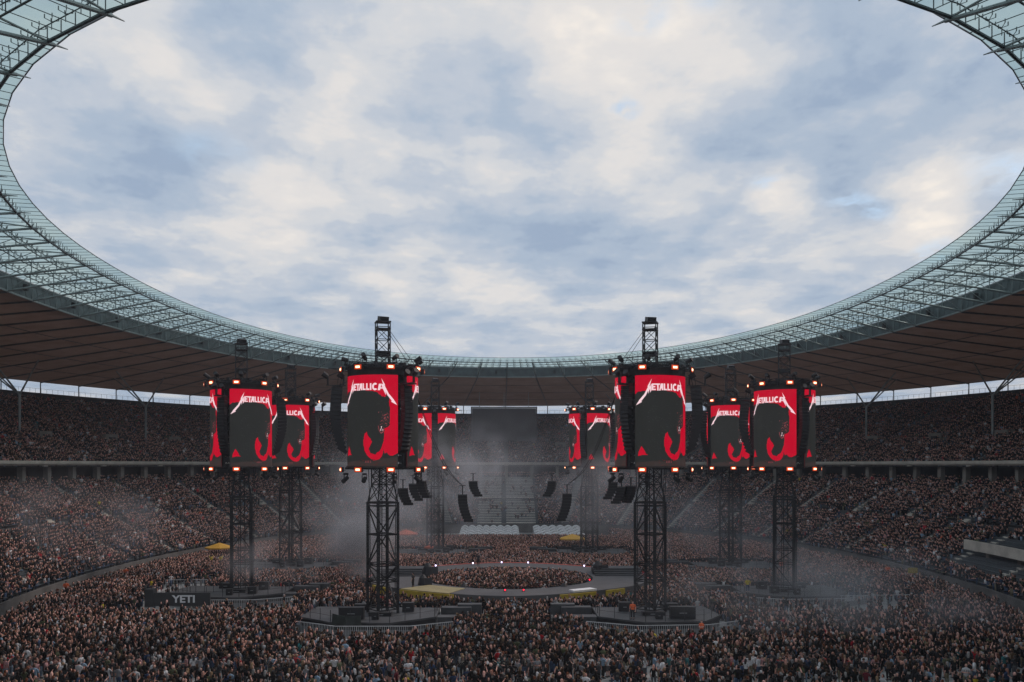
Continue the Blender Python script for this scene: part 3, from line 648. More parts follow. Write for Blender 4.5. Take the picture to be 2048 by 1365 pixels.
    for (x0,y0),(x1,y1) in zip(poly,poly[1:]+poly[:1]):
        n=max(2,int(math.hypot(x1-x0,y1-y0)/1.6))
        for k in range(n+1):
            x,y=x0+(x1-x0)*k/n,y0+(y1-y0)*k/n; x=tx+(x-tx)*.97; y=ty+(y-ty)*.97
            W.bar((x,y,.9),(x,y,2.05),.035)
        a,b=(tx+(x0-tx)*.97,ty+(y0-ty)*.97),(tx+(x1-tx)*.97,ty+(y1-ty)*.97)
        for z in (1.5,): W.bar((*a,z),(*b,z),.018)
    W.build('railing',railk_m,pf)
    W=MB(); bx=tx+inw*5.9
    for k in range(4): W.box((bx+inw*(.7+k*.75),ty-1.6+k*.9,.75-k*.16),(1.5,1.6,.1)); W.box((bx+inw*(.7+k*.75),ty-1.6+k*.9,.35-k*.08),(1.4,1.5,.7-k*.16))
    W.box((bx+inw*1.7,ty+2.6,.55),(3.2,1.3,1.1)); W.box((bx+inw*3.1,ty+3.4,.65),(2.6,1.2,1.3))
    W.build('side_steps',deck_m,pf)
    pf.location.z=-.9
    # equipment on the deck
    eq=[((tx,ty-1.9,1.06),(2.3,.9,.32),'low flat case in front of the mast'),((tx+sx*2.6,ty-4.0,1.5),(2.5,.9,1.15),'big draped case at the outer front edge') if near else ((tx-sx*2.2,ty-3.0,1.3),(1.0,.7,.8),'upright case at the inner front'),
        ((tx-inw*.2,ty-4.2,1.25),(.7,.6,.7),'small case at the middle of the front'),((tx+inw*2.6,ty+.8,1.35),(1.2,.8,.9),'case on the side towards the stage'),((tx-inw*2.4,ty+1.9,1.2),(1.6,.9,.6),'long case behind the mast')]
    for c_,d_,lb in eq:
        c_=(c_[0],c_[1],c_[2]-.9); W=MB(); W.box(c_,d_); W.box((c_[0],c_[1],c_[2]+d_[2]/2+.02),(d_[0]*1.03,d_[1]*1.05,.05)); W.box((c_[0],c_[1]-d_[1]/2-.01,c_[2]),(d_[0]*.3,.04,.08),0,1); tag(W.build('equipment_case',[black_m,rail_m]),'black '+lb+', platform of the '+wd,'equipment case',group='equipment cases on the tower platforms')
    # crowd barrier around the platform
    W=MB(); fr=[(tx-7.6,ty-5.2),(tx-3.6,ty-7.6),(tx+3.6,ty-7.6),(tx+7.6,ty-5.2)] if sx<0 else [(tx-7.2,ty-5.2),(tx-2.6,ty-7.6),(tx+4.6,ty-7.2),(tx+9.6,ty-4.0),(tx+9.8,ty+3)]
    if sx<0: fr=[(tx-10.0,ty+3.5),(tx-9.6,ty-3.6)]+fr[1:]
    Pn=MB()
    for (x0,y0),(x1,y1) in zip(fr[:-1],fr[1:]):
        n=max(1,round(math.hypot(x1-x0,y1-y0)/1.05))
        W.bar((x0,y0,1.12),(x1,y1,1.12),.045); Pn.bar((x0,y0,.1),(x1,y1,.1),.03)
        for k in range(n+1):
            x,y=x0+(x1-x0)*k/n,y0+(y1-y0)*k/n; W.bar((x,y,0),(x,y,1.12),.03)
        n4=n*5
        for k in range(n4):
            x,y=x0+(x1-x0)*k/n4,y0+(y1-y0)*k/n4; Pn.bar((x,y,.1),(x,y,1.1),.022)
        Pn.add([(x0,y0,.12),(x1,y1,.12),(x1,y1,.75),(x0,y0,.75)],[(0,1,2,3)],1)
    bf=thing('crowd_barrier','pale metal crowd barrier round the platform of the '+wd,'barrier',(tx,ty-7,0),0,'barriers round the tower platforms')
    W.build('barrier_frame',fence_m,bf); Pn.build('barrier_panel',[fence_m,mat('barrier_plate',(.17,.175,.18),.6,.3,.1,2)],bf); bf.location.z=FZ
# lettered board on the platform of the leftmost tower
def text_obj(body,size,loc,rot,m,parent,name='lettering',ext=.015,xs=1.0,off=0.0):
    c=bpy.data.curves.new(name,'FONT'); c.body=body; c.size=size; c.extrude=ext; c.align_x='CENTER'; c.align_y='CENTER'; c.offset=off
    o=bpy.data.objects.new('tmp',c); COL.objects.link(o); dg=bpy.context.evaluated_depsgraph_get(); me=bpy.data.meshes.new_from_object(o.evaluated_get(dg))
    bpy.data.objects.remove(o); me.materials.clear(); me.materials.append(m)
    T=Matrix.Translation(loc)@Matrix.Rotation(rot[2],4,'Z')@Matrix.Rotation(rot[0],4,'X')@Matrix.Diagonal((xs,1,1,1))
    if parent is not None: T=parent.matrix_basis.inverted()@T
    me.transform(T); o=bpy.data.objects.new(name,me); COL.objects.link(o); o.parent=parent; return o
sg=thing('sponsor_board','black board with white capital letters YETI beside the leftmost tower','sign',(-39.0,104.6,0))
m=MB(); m.box((-38.1,104.5,1.15),(6.6,.25,1.5)); m.box((-41.7,104.9,1.3),(1.0,1.2,2.0)); m.build('board',mat('board_black',(.03,.031,.034),.6,0,.2,1),sg)
text_obj('YETI',1.15,(-37.75,104.35,1.15),(R(90),0,0),mat('white_print',(.75,.76,.78),.6),sg,'board_lettering',xs=1.15,off=.035)
m=MB()
for k in range(9): m.bar((-41.5+k*1.0,104.7,1.9),(-41.5+k*1.0,104.7,3.0),.03)
m.bar((-41.5,104.7,2.95),(-33.5,104.7,2.95),.03); m.build('board_railing',railk_m,sg); sg.location.z=-1.0
cv=MB(); cv.add([(-18.2,89.9,.85),(-15.3,89.0,.8),(-15.2,88.8,-1.1),(-18.3,89.7,-1.1),(-16.9,89.4,.65),(-16.6,89.1,-1.1)],[(0,3,5,4),(4,5,2,1)])
cv.v=[tuple(v) for v in cv.v]; o=cv.build('tarpaulin',mat('dark_green_tarp',(.02,.028,.024),.35,0,.4,2)); tag(o,'dark green glossy tarpaulin hung on the rail of the big front-left tower','tarpaulin')
md=o.modifiers.new('s','SOLIDIFY'); md.thickness=.05

# ---------------------------------------------------------------- ring stage
SCX,SCY=-.6,123.4
def wav(t,k): return 1+.05*math.cos(2*t+.0)*k
def ring_pt(r,ry,t): return (SCX+r*math.cos(t),SCY+ry*math.sin(t))
st=thing('ring_stage','low grey ring shaped stage with steps at both sides and a glowing edge line','stage',(SCX,SCY,0))
K=96
def ro(t): 
    s=math.sin(t); return 18.8, 16.9+ (.9*math.cos(4*t) )
def ri(t): return 12.0-.6*math.cos(2*t), 11.7+.5*math.cos(4*t)
m=MB(); vs=[]
for k in range(K):
    t=2*math.pi*k/K; a,b=ro(t); c,d=ri(t); o=ring_pt(a,b,t); i=ring_pt(c,d,t)
    vs+= [(*o,1.5),(*i,1.5),(*i,0),(*o,0)]
m.add(vs,[tuple((4*k+a)%(4*K) for a in (q,(q+1)%4,4+(q+1)%4,4+q)) for k in range(K) for q in (0,1,3)],0)
m.build('ring_deck',carpet_m,st)
m=MB()
for k in range(K):
    t=2*math.pi*k/K; t2=2*math.pi*(k+1)/K
    if math.sin(t)>-.2 and math.sin(t2)>-.2:
        p=ring_pt(*ro(t),t); q=ring_pt(*ro(t2),t2); m.bar((*p,1.56),(*q,1.56),.05)
m.build('edge_light_line',edge_m,st)
for sx in (-1,1):
    m=MB()
    for k in range(4): m.box((SCX+sx*15.2,SCY+3.4-k*.75,1.55+.22*(3-k)/1.0),(6.6,.75,.18+.0*k),0)
    m.box((SCX+sx*15.2,SCY+5.2,1.9),(6.6,2.8,.75)); m.build('stage_steps',deck_m,st)
# yellow tongue pieces on the near edge
def arc_piece(t0,t1,r0,r1,z0,z1,n=12):
    m=MB(); vs=[]
    for k in range(n+1):
        t=R(t0+(t1-t0)*k/n); a,b=ro(t)
        o=ring_pt(a+r1,b+r1,t); i=ring_pt(a-r0,b-r0,t); vs+=[(*i,z1),(*o,z1),(*o,z0),(*i,z0)]
    fs=[(4*k+q,4*k+(q+1)%4,4*k+4+(q+1)%4,4*k+4+q) for k in range(n) for q in range(4)]+[(3,2,1,0),(4*n,4*n+1,4*n+2,4*n+3)]
    m.add(vs,fs); return m
arc_piece(226,248,4.4,.3,1.45,1.56).build('yellow_deck_section',sand_m,st)
for a,b in ((226,250),(288,303),(206,218),(308,318)): arc_piece(a,b,-.25,.5,.3,1.45).build('yellow_skirt',yel_m,st)
arc_piece(294,304,1.2,.1,1.52,1.75).build('white_cover',white_m,st); st.location.z=FZ
def ground_thing(name,parts,label,cat,group=None):
    mb,mt=parts[0]; o=mb.build(name,mt); return tag(o,label,cat,group)
# footlights and red lamps
fl=[(875,'first'),(946,'second'),(1003,'third'),(1056,'fourth'),(1163,'fifth'),(1228,'sixth')]
for px,wn in fl:
    x=CAM.x+(px-1000)/1822*140; s=max(-1,min(1,(x-SCX)/18.8)); t=math.acos(s); p=ring_pt(*ro(t),t)
    s=thing('footlight','small violet white footlight, %s from the left along the far stage edge'%wn,'stage light',(p[0],p[1]-.4,1.5+FZ),0,'footlights along the far stage edge')
    m=MB(); m.box((0,0,.12),(.4,.3,.24)); m.build('lamp_housing',black_m,s,local=True); m=MB(); m.bar((0,-.16,.16),(0,-.2,.16),.12,10); m.build('lamp_lens',foot_m,s,local=True)
for px,py,wn in ((1010,1178,'left'),(1047,1178,'middle'),(1179,1158,'right')):
    d=1822*(15.5-1.8-FZ)/(py-930); x=CAM.x+(px-1000)/1822*d
    s=thing('red_stage_lamp','small red lamp on the near part of the ring stage, %s of the three'%wn,'stage light',(x,d,1.5+FZ),0,'red lamps on the ring stage')
    m=MB(); m.box((0,0,.12),(.3,.3,.24)); m.build('lamp_housing',black_m,s,local=True); m=MB(); m.bar((0,-.16,.18),(0,-.2,.18),.10,10); m.build('lamp_lens',redl_m,s,local=True)
# monitors, drum risers, mic stands
def gp(px,py,z): d=1822*(15.5-z-FZ)/(py-930); return (CAM.x+(px-1000)/1822*d, d, z+FZ)
mon=[(856,1150,1.5,1.5,'drum riser under black covers at the left of the stage'),(1196,1148,1.5,1.6,'drum riser under black covers at the right of the stage'),
 (846,1170,1.5,1.2,'black monitor wedge stack left of the yellow deck'),(928,1187,.6,1.2,'black floor speaker at the right end of the yellow deck'),
 (1128,1188,.6,1.2,'black floor speaker at the left end of the yellow skirt on the right'),(1033,1190,.4,1.1,'round black cover at the front middle of the stage'),
 (865,1178,.6,1.0,'black floor speaker at the left end of the yellow deck')]
for px,py,z,s,lb in mon:
    x,y,z=gp(px,py,z); m=MB(); m.bar((x,y,z),(x,y,z+s*.75),s*.55,10,s*.4); m.bar((x,y,z+s*.75),(x,y,z+s*1.1),s*.4,10,s*.12); m.box((x+.6*s,y,z+s*.35),(s*.6,.5,s*.7),.3,0,-.3)
    tag(m.build('covered_equipment',black_m),lb,'stage equipment')
# amber and red sunshades
def parasol(x,y,z,r,mt,lb):
    s=thing('market_umbrella',lb,'umbrella',(x,y,FZ)); m=MB(); n=8
    rim=[(r*math.cos(2*math.pi*k/n+.3),r*math.sin(2*math.pi*k/n+.3),z) for k in range(n)]; low=[(a*1.0,b,z-.22) for a,b,_ in rim]
    m.add([(0,0,z+r*.32)]+rim+low,[(0,k+1,(k+1)%n+1) for k in range(n)]+[(k+1,k+1+n,(k+1)%n+1+n,(k+1)%n+1) for k in range(n)])
    m.build('canopy',mt,s,local=True); m=MB(); m.bar((0,0,0),(0,0,z+r*.3),.04,8)
    for k in range(n): m.bar((0,0,z-.3),rim[k],.015)
    m.build('pole',rail_m,s,local=True)
x,y,_=gp(441,1094,2.6); parasol(x,y,2.6,2.4,amber_m,'wide amber sunshade in the crowd just left of the leftmost tower')
x,y,_=gp(812,1067,2.8); parasol(x,y,2.8,2.5,redc_m,'wide red sunshade in the crowd right of the big front left tower')
x,y,_=gp(1145,1077,2.8); parasol(x,y,2.8,2.6,amber_m,'amber sunshade beside the white arched covers at the far end')
x,y,_=gp(858,1094,2.0); parasol(x,y,2.0,.9,redc_m,'tiny orange sunshade at the foot of the hazy far left tower')
# white arched covers at the far end
for bi,(x0,x1,ln) in enumerate(((-10.8,2.6,'left block of low white arched covers behind the far crowd'),(6.0,17.2,'right block of low white arched covers behind the far crowd'))):
    s=thing('arched_covers',ln,'covers',((x0+x1)/2,207,0)); n=int((x1-x0)/1.6)
    for r in range(4):
        m=MB()
        for k in range(n):
            cx=x0+(x1-x0)*(k+.5)/n; w_=(x1-x0)/n; y=201+r*4.0; z=.0+r*.25
            pts=[(cx-w_/2+w_*j/6, z+.42*math.sin(math.pi*j/6)) for j in range(7)]
            m.add([(a,y,b) for a,b in pts]+[(a,y+2.6,b+.1) for a,b in pts],[(j,j+1,j+8,j+7) for j in range(6)]); m.add([(a,y-.01,b) for a,b in pts]+[(a,y-.01,b-.22) for a,b in pts],[(j,j+7,j+8,j+1) for j in range(6)])
            m.bar((cx-w_/2,y,FZ),(cx-w_/2,y,z),.03)
        m.build('cover_row',white_m,s)
m=MB(); m.box((-2,198.5,FZ+.6),(42,.3,1.2)); tag(m.build('far_barrier_wall',concl_m),'long pale low wall in front of the white arched covers at the far end','low wall')
for x,lb in ((-6,'left'),(5,'right')):
    m=MB(); m.box((x,197.6,-.1),(4.6,1.2,1.0)); m.box((x,197.6,-.9),(4.2,1.0,.6)); tag(m.build('control_desk',black_m),'grey covered control desk, the %s one before the white arched covers'%lb,'desk')
# barrier line behind stage and delay desks
for x0,x1,y,lb in ((11,34,151,'long metal barrier behind the crowd at the far right of the stage'),(-47,-36,124,'metal barrier in the crowd left of the leftmost tower'),(38,50,108,'metal barrier right of the rightmost tower'),(-36,-18,152,'metal barrier in front of the smoke at the far left')):
    m=MB(); m.bar((x0,y,-.1),(x1,y+1,-.1),.05); n=int(abs(x1-x0)/.5)
    for k in range(n+1): xx=x0+(x1-x0)*k/n; m.bar((xx,y+k/n,FZ),(xx,y+k/n,-.1),.03)
    m.bar((x0,y,-1.05),(x1,y+1,-1.05),.03); tag(m.build('crowd_barrier',fence_m),lb,'barrier')
for (px,py,wd_,lb) in ((530,1180,3.4,'pair of low black platforms right of the board with letters'),(820,1096,7,'dark covered desk at the foot of the hazy far left tower'),(1110,1110,8,'dark low desk in the far crowd right of centre'),(1400,1128,6,'black desk at the foot of the second tower from the right'),(1545,1128,6,'black deck left behind the rightmost tower'),(1494,1188,2.6,'pair of low black platforms left of the rightmost tower'),(620,1090,4,'dark platform right of the second tower from the left')):
    x,y,_=gp(px,py,0); m=MB(); m.box((x,y,FZ+.9),(wd_,1.4,.25)); m.box((x,y,FZ+.4),(wd_*.92,1.2,.8)); m.box((x+wd_*.2,y,FZ+1.25),(wd_*.3,.8,.45)); tag(m.build('low_platform',black_m),lb,'platform')

# ---------------------------------------------------------------- hung centre arrays with cables
def hung(px,py,zc,d,nb,rz,lb,src=None):
    if nb==7: nb=6
    x=CAM.x+(px-1000)/1822*d
    s=thing('hung_speaker_array',lb,'speaker array',(x,d,zc),rz,'speaker arrays hung over the stage')
    for k in range(nb):
        t=k/max(1,nb-1); m=MB(); m.box((.10*math.sin(t)*0+ .75*t*t,0,1.5-.37*k),(1.15,.8,.36),0); m.v=[(a+ .25*(b2:=(c-1.5)/-3)**2*0,b,c) for a,b,c in m.v]; m.build('speaker_box',speaker_m,s,local=True)
    m=MB(); m.box((0,0,1.75),(1.2,.9,.08)); m.bar((0,0,1.8),(0,0,2.9),.09); m.bar((-.4,0,2.9),(.4,0,2.9),.05); m.build('flying_frame',truss_m,s,local=True)
    if src:
        a=Vector(src); b=Vector((x,d,zc+2.9)); m=MB()
        for q in (0,.25):
            pts=[]
            for k in range(11):
                t=k/10; p=a.lerp(b,t); p.z-=2.2*math.sin(math.pi*t)*.9; p.x+=q*math.sin(math.pi*t); pts.append(p)
            m.path(pts,.035)
        tag(m.build('hanging_cable',truss_m),'pair of thin black cables from the big front-%s tower to its speaker cluster'%('left' if x<0 else 'right'),'cable')
hung(925,0,10.0,114,9,0,'black curved speaker cluster, the sharp near one above the stage left of centre',(-10.7,96.6,23.3))
hung(1134,0,10.1,114,9,math.pi,'black curved speaker cluster, the sharp near one above the stage right of centre',(10.7,96.6,23.3))
hung(946,0,11.3,135,7,.3,'black speaker cluster, the hazy one just behind the left near one')
hung(1104,0,11.3,135,7,math.pi-.3,'black speaker cluster, the hazy one just behind the right near one')
for j,(px,z,rz) in enumerate(((806,10.6,.5),(826,11.2,.1),(843,11.6,-.4))): hung(px,0,z,122,7,rz,'black hung speaker cluster, %s of three right of the big front left tower'%ordw[j])
for j,(px,z,rz) in enumerate(((1226,11.4,math.pi),(1243,10.8,math.pi-.4),(1262,10.9,math.pi-.9))): hung(px,0,z,122,7,rz,'black hung speaker cluster, %s of three left of the big front right tower'%ordw[j])
for a,b,lb in (((-13.3,95.7,29.6),(-10.4,96.4,25.6),'thin guy wire on the mast of the big front left tower, inner one'),((-13.3,95.7,29.2),(-11.0,96.4,25.6),'thin guy wire on the mast of the big front left tower, steeper one'),
               ((13.4,95.7,29.6),(10.5,96.4,25.6),'thin guy wire on the mast of the big front right tower, inner one'),((13.4,95.7,29.2),(11.1,96.4,25.6),'thin guy wire on the mast of the big front right tower, steeper one')):
    m=MB(); m.bar(a,b,.03); tag(m.build('guy_wire',truss_m),lb,'cable')
x,y,_=gp(1830,1150,1.9); s=thing('yellow_sign','small yellow banner held above the crowd by the right-hand wall','sign',(x,y,FZ)); m=MB(); m.box((0,0,2.4),(1.3,.05,.75),0,0,0); m.build('banner',yel_m,s,local=True); m=MB(); m.bar((-.5,0,0),(-.5,0,2.4),.03); m.build('pole',rail_m,s,local=True)

#CROWD
# ---------------------------------------------------------------- people
def otube(pts,radii,n,flat=1.0):
    """tube through pts with (rx,ry) radii, closed ends, quads only (n even)"""
    P=[Vector(p) for p in pts]; vs=[];fs=[]
    for i,p in enumerate(P):
        d=(P[min(i+1,len(P)-1)]-P[max(i-1,0)]); d.normalize()
        y=Vector((0,1,0))-d*d.y
        if y.length<.2: y=Vector((0,0,1))-d*d.z
        y.normalize(); x=y.cross(d); rx,ry=radii[i] if isinstance(radii[i],tuple) else (radii[i],radii[i])
        for k in range(n):
            a=2*math.pi*(k+.5)/n; vs.append(tuple(p+x*(rx*math.cos(a))+y*(ry*math.sin(a))))
    m=len(P)
    for i in range(m-1):
        for k in range(n): fs.append((i*n+k,i*n+(k+1)%n,(i+1)*n+(k+1)%n,(i+1)*n+k))
    for b,rev in ((0,True),((m-1)*n,False)):
        for k in range(1,n-2,2):
            q=(b,b+k,b+k+1,b+k+2); fs.append(q[::-1] if rev else q)
    return vs,fs
ARMS={ # (shoulder, elbow, wrist) for the right arm, left mirrored
 'down':((.20,0,1.42),(.27,-.03,1.14),(.27,.05,.88)),
 'folded':((.20,0,1.42),(.25,.02,1.14),(.02,.22,1.16)),
 'phone':((.20,0,1.42),(.25,.14,1.20),(.12,.34,1.42)),
 'up':((.19,0,1.43),(.27,.10,1.66),(.20,.14,1.92)),
 'hip':((.20,0,1.42),(.34,-.05,1.16),(.18,.06,1.00))}
POSES={'arms at the sides':('down','down'),'arms folded':('folded','folded'),'holding up a phone':('phone','down'),'one arm raised':('up','down'),'both arms raised':('up','up'),'hand on hip':('down','hip'),'drink in hand':('phone','hip')}
def body_parts(pose,fem,n,hi):
    """list of (slot, verts, faces, bones)"""
    sw=.9 if fem else 1.0; out=[]
    tor=[((0,0,.86),(.155,.105)),((0,0,.98),(.165 if fem else .155,.115)),((0,.005,1.12),(.125 if fem else .15,.10)),((0,.01,1.30),(.165*sw,.12)),((0,0,1.42),(.175*sw,.10)),((0,0,1.48),(.09,.07))]
    out.append(('torso',)+otube([a for a,b in tor],[b for a,b in tor],n))
    for s in (1,-1):
        fx=s*.11
        out.append(('leg',)+otube([(fx*.85,0,.92),(fx,.01,.70),(fx,.02,.48),(fx*1.05,0,.30),(fx*1.05,-.01,.07)],[(.09,.10),(.078,.085),(.056,.062),(.052,.058),(.036,.042)],n))
        out.append(('foot',)+otube([(fx*1.05,-.06,.045),(fx*1.08,.04,.045),(fx*1.15,.17,.03)],[(.04,.042),(.045,.042),(.035,.025)],n))
        a=ARMS[pose[0 if s>0 else 1]]; a=[(s*p[0]*sw,p[1],p[2]) for p in a]
        sh,el,wr=[Vector(p) for p in a]
        out.append(('uarm',)+otube([sh+Vector((-s*.03,0,.02)),sh.lerp(el,.45),el],[.058,.05,.042],n))
        out.append(('farm',)+otube([el,el.lerp(wr,.4),wr],[.043,.040,.028],n))
        d=(wr-el).normalized(); up=Vector((0,0,1)) if abs(d.z)<.9 else Vector((0,1,0)); sd=d.cross(up).normalized()
        if hi:
            out.append(('hand',)+otube([wr,wr+d*.05,wr+d*.085],[(.026,.016),(.040,.016),(.038,.014)],8))
            nrm=d.cross(sd).normalized()
            for q,(ln,off) in enumerate(((.068,-.03),(.078,-.01),(.073,.01),(.058,.03))):
                b=wr+d*.082+sd*off; mdp=b+d*ln*.5+nrm*.008; tp=mdp+d*ln*.4+nrm*.022
                out.append(('hand',)+otube([b,mdp,tp],[.0098,.0092,.0078],6))
            b=wr+d*.03+sd*(-.032); out.append(('hand',)+otube([b,b+d*.028-sd*.022+nrm*.01,b+d*.058-sd*.026+nrm*.02],[.0125,.0112,.009],6))
        else: out.append(('hand',)+otube([wr,wr+d*.14],[(.035,.025),(.02,.018)],n))
    out.append(('neck',)+otube([(0,-.01,1.44),(0,0,1.58)],[.058,.052],n))
    hd=[((0,.012,1.535),(.030,.036)),((0,.02,1.555),(.052,.066)),((0,.012,1.60),(.069,.086)),((0,.004,1.66),(.077,.096)),((0,-.004,1.715),(.074,.092)),((0,-.006,1.755),(.050,.062)),((0,-.006,1.772),(.018,.022))]
    out.append(('head',)+otube([a for a,b in hd],[b for a,b in hd],max(n,6) if not hi else 14))
    if hi:
        out.append(('head',)+otube([(0,.098,1.672),(0,.112,1.642),(0,.094,1.630)],[(.008,.008),(.015,.012),(.012,.008)],6))
        for s in (1,-1): out.append(('head',)+otube([(s*.077,-.005,1.675),(s*.084,-.012,1.655),(s*.078,-.006,1.628)],[(.006,.014),(.008,.020),(.006,.012)],6))
    return out
SHIRTS={'black':(.017,.015,.015),'charcoal':(.035,.035,.038),'white':(.60,.60,.61),'red':(.42,.02,.03),'grey':(.20,.20,.21),'navy blue':(.03,.05,.10),'olive green':(.09,.10,.055),'pale blue':(.22,.32,.42),'brown':(.12,.08,.055),'pink':(.42,.22,.22),'orange':(.75,.13,.03),'yellow':(.62,.48,.04),'teal':(.03,.14,.15),'maroon':(.12,.02,.03)}
TROUS={'black':(.013,.013,.014),'blue':(.06,.09,.15),'grey':(.10,.10,.105),'khaki':(.20,.17,.11),'pale blue':(.20,.27,.35)}
HAIRS={'dark':(.018,.013,.010),'brown':(.06,.035,.02),'blond':(.26,.17,.10),'grey':(.25,.24,.23),'reddish':(.14,.05,.025)}
SKINS=[(.62,.33,.26),(.72,.43,.35),(.54,.28,.22),(.38,.19,.14),(.76,.42,.35)]
def cloth_mat(nm,c,pr):
    k='cloth_'+nm.replace(' ','_')+('_print' if pr else '')
    if k in MATS: return MATS[k]
    m=mat(k,c,.85,0,.25,9,bump=.3)
    if pr:
        t=m.node_tree; b=t.nodes['Principled BSDF']; src=b.inputs['Base Color'].links[0].from_socket
        tc=t.nodes.new('ShaderNodeTexCoord'); sp=t.nodes.new('ShaderNodeSeparateXYZ'); t.links.new(tc.outputs['Object'],sp.inputs[0])
        def mm(op,a,v):
            n=t.nodes.new('ShaderNodeMath'); n.operation=op; t.links.new(a,n.inputs[0])
            if isinstance(v,(int,float)): n.inputs[1].default_value=v
            else: t.links.new(v,n.inputs[1])
            return n.outputs[0]
        xm=mm('LESS_THAN',mm('ABSOLUTE',sp.outputs[0],0),.10); z1=mm('GREATER_THAN',sp.outputs[2],1.12); z2=mm('LESS_THAN',sp.outputs[2],1.38)
        no=t.nodes.new('ShaderNodeTexNoise'); no.inputs['Scale'].default_value=14; t.links.new(tc.outputs['Object'],no.inputs['Vector'])
        f=mm('MULTIPLY',mm('MULTIPLY',xm,z1),mm('MULTIPLY',z2,mm('GREATER_THAN',no.outputs['Fac'],.5)))
        mx=t.nodes.new('ShaderNodeMix'); mx.data_type='RGBA'; t.links.new(f,mx.inputs[0]); t.links.new(src,mx.inputs[6]); mx.inputs[7].default_value=(.38,.34,.28,1); t.links.new(mx.outputs[2],b.inputs['Base Color'])
    return m
def make_proto(pose_name,fem,shorts,longhair):
    parts=body_parts(POSES[pose_name],fem,10,True); vs=[];fs=[];cen=[]
    for lab,v,f in parts:
        fs+= [tuple(i+len(vs) for i in q) for q in f]; vs+=v
    me=bpy.data.meshes.new('body'); me.from_pydata([tuple(v) for v in vs],[],fs); o=bpy.data.objects.new('tmp',me); COL.objects.link(o)
    md=o.modifiers.new('r','REMESH'); md.mode='VOXEL'; md.voxel_size=.0125
    md=o.modifiers.new('s','SMOOTH'); md.iterations=2; md.factor=.5
    me=bpy.data.meshes.new_from_object(o.evaluated_get(bpy.context.evaluated_depsgraph_get())); bpy.data.objects.remove(o)
    n=len(me.vertices); co=np.empty(n*3); me.vertices.foreach_get('co',co); co=co.reshape(-1,3); no=np.empty(n*3); me.vertex_normals.foreach_get('vector',no); no=no.reshape(-1,3)
    F=[tuple(p.vertices) for p in me.polygons]; FC=np.array([co[list(q)].mean(0) for q in F])
    P=parts; lab=[]; D=np.full(len(FC),9.)
    L_=np.zeros(len(FC),int); names=['torso','leg','foot','uarm','farm','hand','neck','head']
    for lb,v,f in P:
        v=np.array([tuple(x) for x in v]); d=np.full(len(FC),9.)
        k=10 if lb not in('hand','head') else (8 if lb=='hand' else 14)
        for q in v: d=np.minimum(d,((FC-q)**2).sum(1))
        m=d<D; D[m]=d[m]; L_[m]=names.index(lb)
    # vertex-based distance is coarse: refine torso/arms by height rules
    arm=(L_==3)|(L_==4)|(L_==5)
    sl=(L_==3)
    def sub(mask,off,nm):
        idx=np.nonzero(mask)[0]; used=sorted({i for f in idx for i in F[f]}); mp={u:i for i,u in enumerate(used)}
        m=bpy.data.meshes.new(nm); m.from_pydata((co[used]+no[used]*off).tolist(),[],[tuple(mp[i] for i in F[f]) for f in idx]); m.polygons.foreach_set('use_smooth',[True]*len(idx)); return m
    shirt=sub((((L_==0)&(FC[:,2]>.93))|(sl)),.016,'shirt')
    pz=.50 if shorts else .10
    tro=sub(((~arm)&(FC[:,2]<1.0)&(FC[:,2]>pz)&((L_==0)|(L_==1))),.013,'trousers')
    sho=sub((FC[:,2]<.105)&((L_==2)|(L_==1)),.010,'shoes')
    hr=(L_==7)&((FC[:,1]<-.01)|(FC[:,2]>1.715))&(FC[:,2]>1.60)
    hair=sub(hr,.016,'hair')
    if longhair:
        bm=bmesh.new(); bm.from_mesh(hair); v,f=otube([(0,-.03,1.70),(0,-.07,1.60),(0,-.10,1.48),(0,-.12,1.34)],[(.085,.07),(.095,.055),(.10,.04),(.075,.02)],12)
        bv=[bm.verts.new(tuple(x)) for x in v]
        for q in f: bm.faces.new([bv[i] for i in q])
        bm.to_mesh(hair); bm.free()
    me.polygons.foreach_set('use_smooth',[True]*len(me.polygons))
    # eyes
    bm=bmesh.new(); bm.from_mesh(me)
    for s in (1,-1):
        r=bmesh.ops.create_uvsphere(bm,u_segments=6,v_segments=4,radius=.010,matrix=Matrix.Translation((s*.030,.093,1.668)))
        for v in r['verts']:
            for q in v.link_faces: q.material_index=1
    for v in [bm.verts.new((x,.100,z)) for x,z in ((-.024,1.598),(.024,1.598),(.024,1.606),(-.024,1.606))][:0]: pass
    bm.to_mesh(me); bm.free()
    me.materials.clear(); me.materials.append(mat('skin_slot',(.44,.26,.19),.6)); me.materials.append(mat('eye_dark',(.02,.015,.012),.3))
    me.polygons.foreach_get('material_index',np.empty(len(me.polygons),dtype=np.int32))
    for m in (shirt,tro,sho,hair): m.materials.append(mat('skin_slot'))
    return dict(body=me,shirt=shirt,trousers=tro,shoes=sho,hair=hair)
skin_mats=[mat('skin_%s'%'abcde'[i],c,.6,0,.08,12) for i,c in enumerate(SKINS)]
protos={}
def get_proto(pose,fem,shorts,lh):
    k=(pose,fem,shorts,lh)
    if k not in protos: protos[k]=make_proto(*k)
    return protos[k]
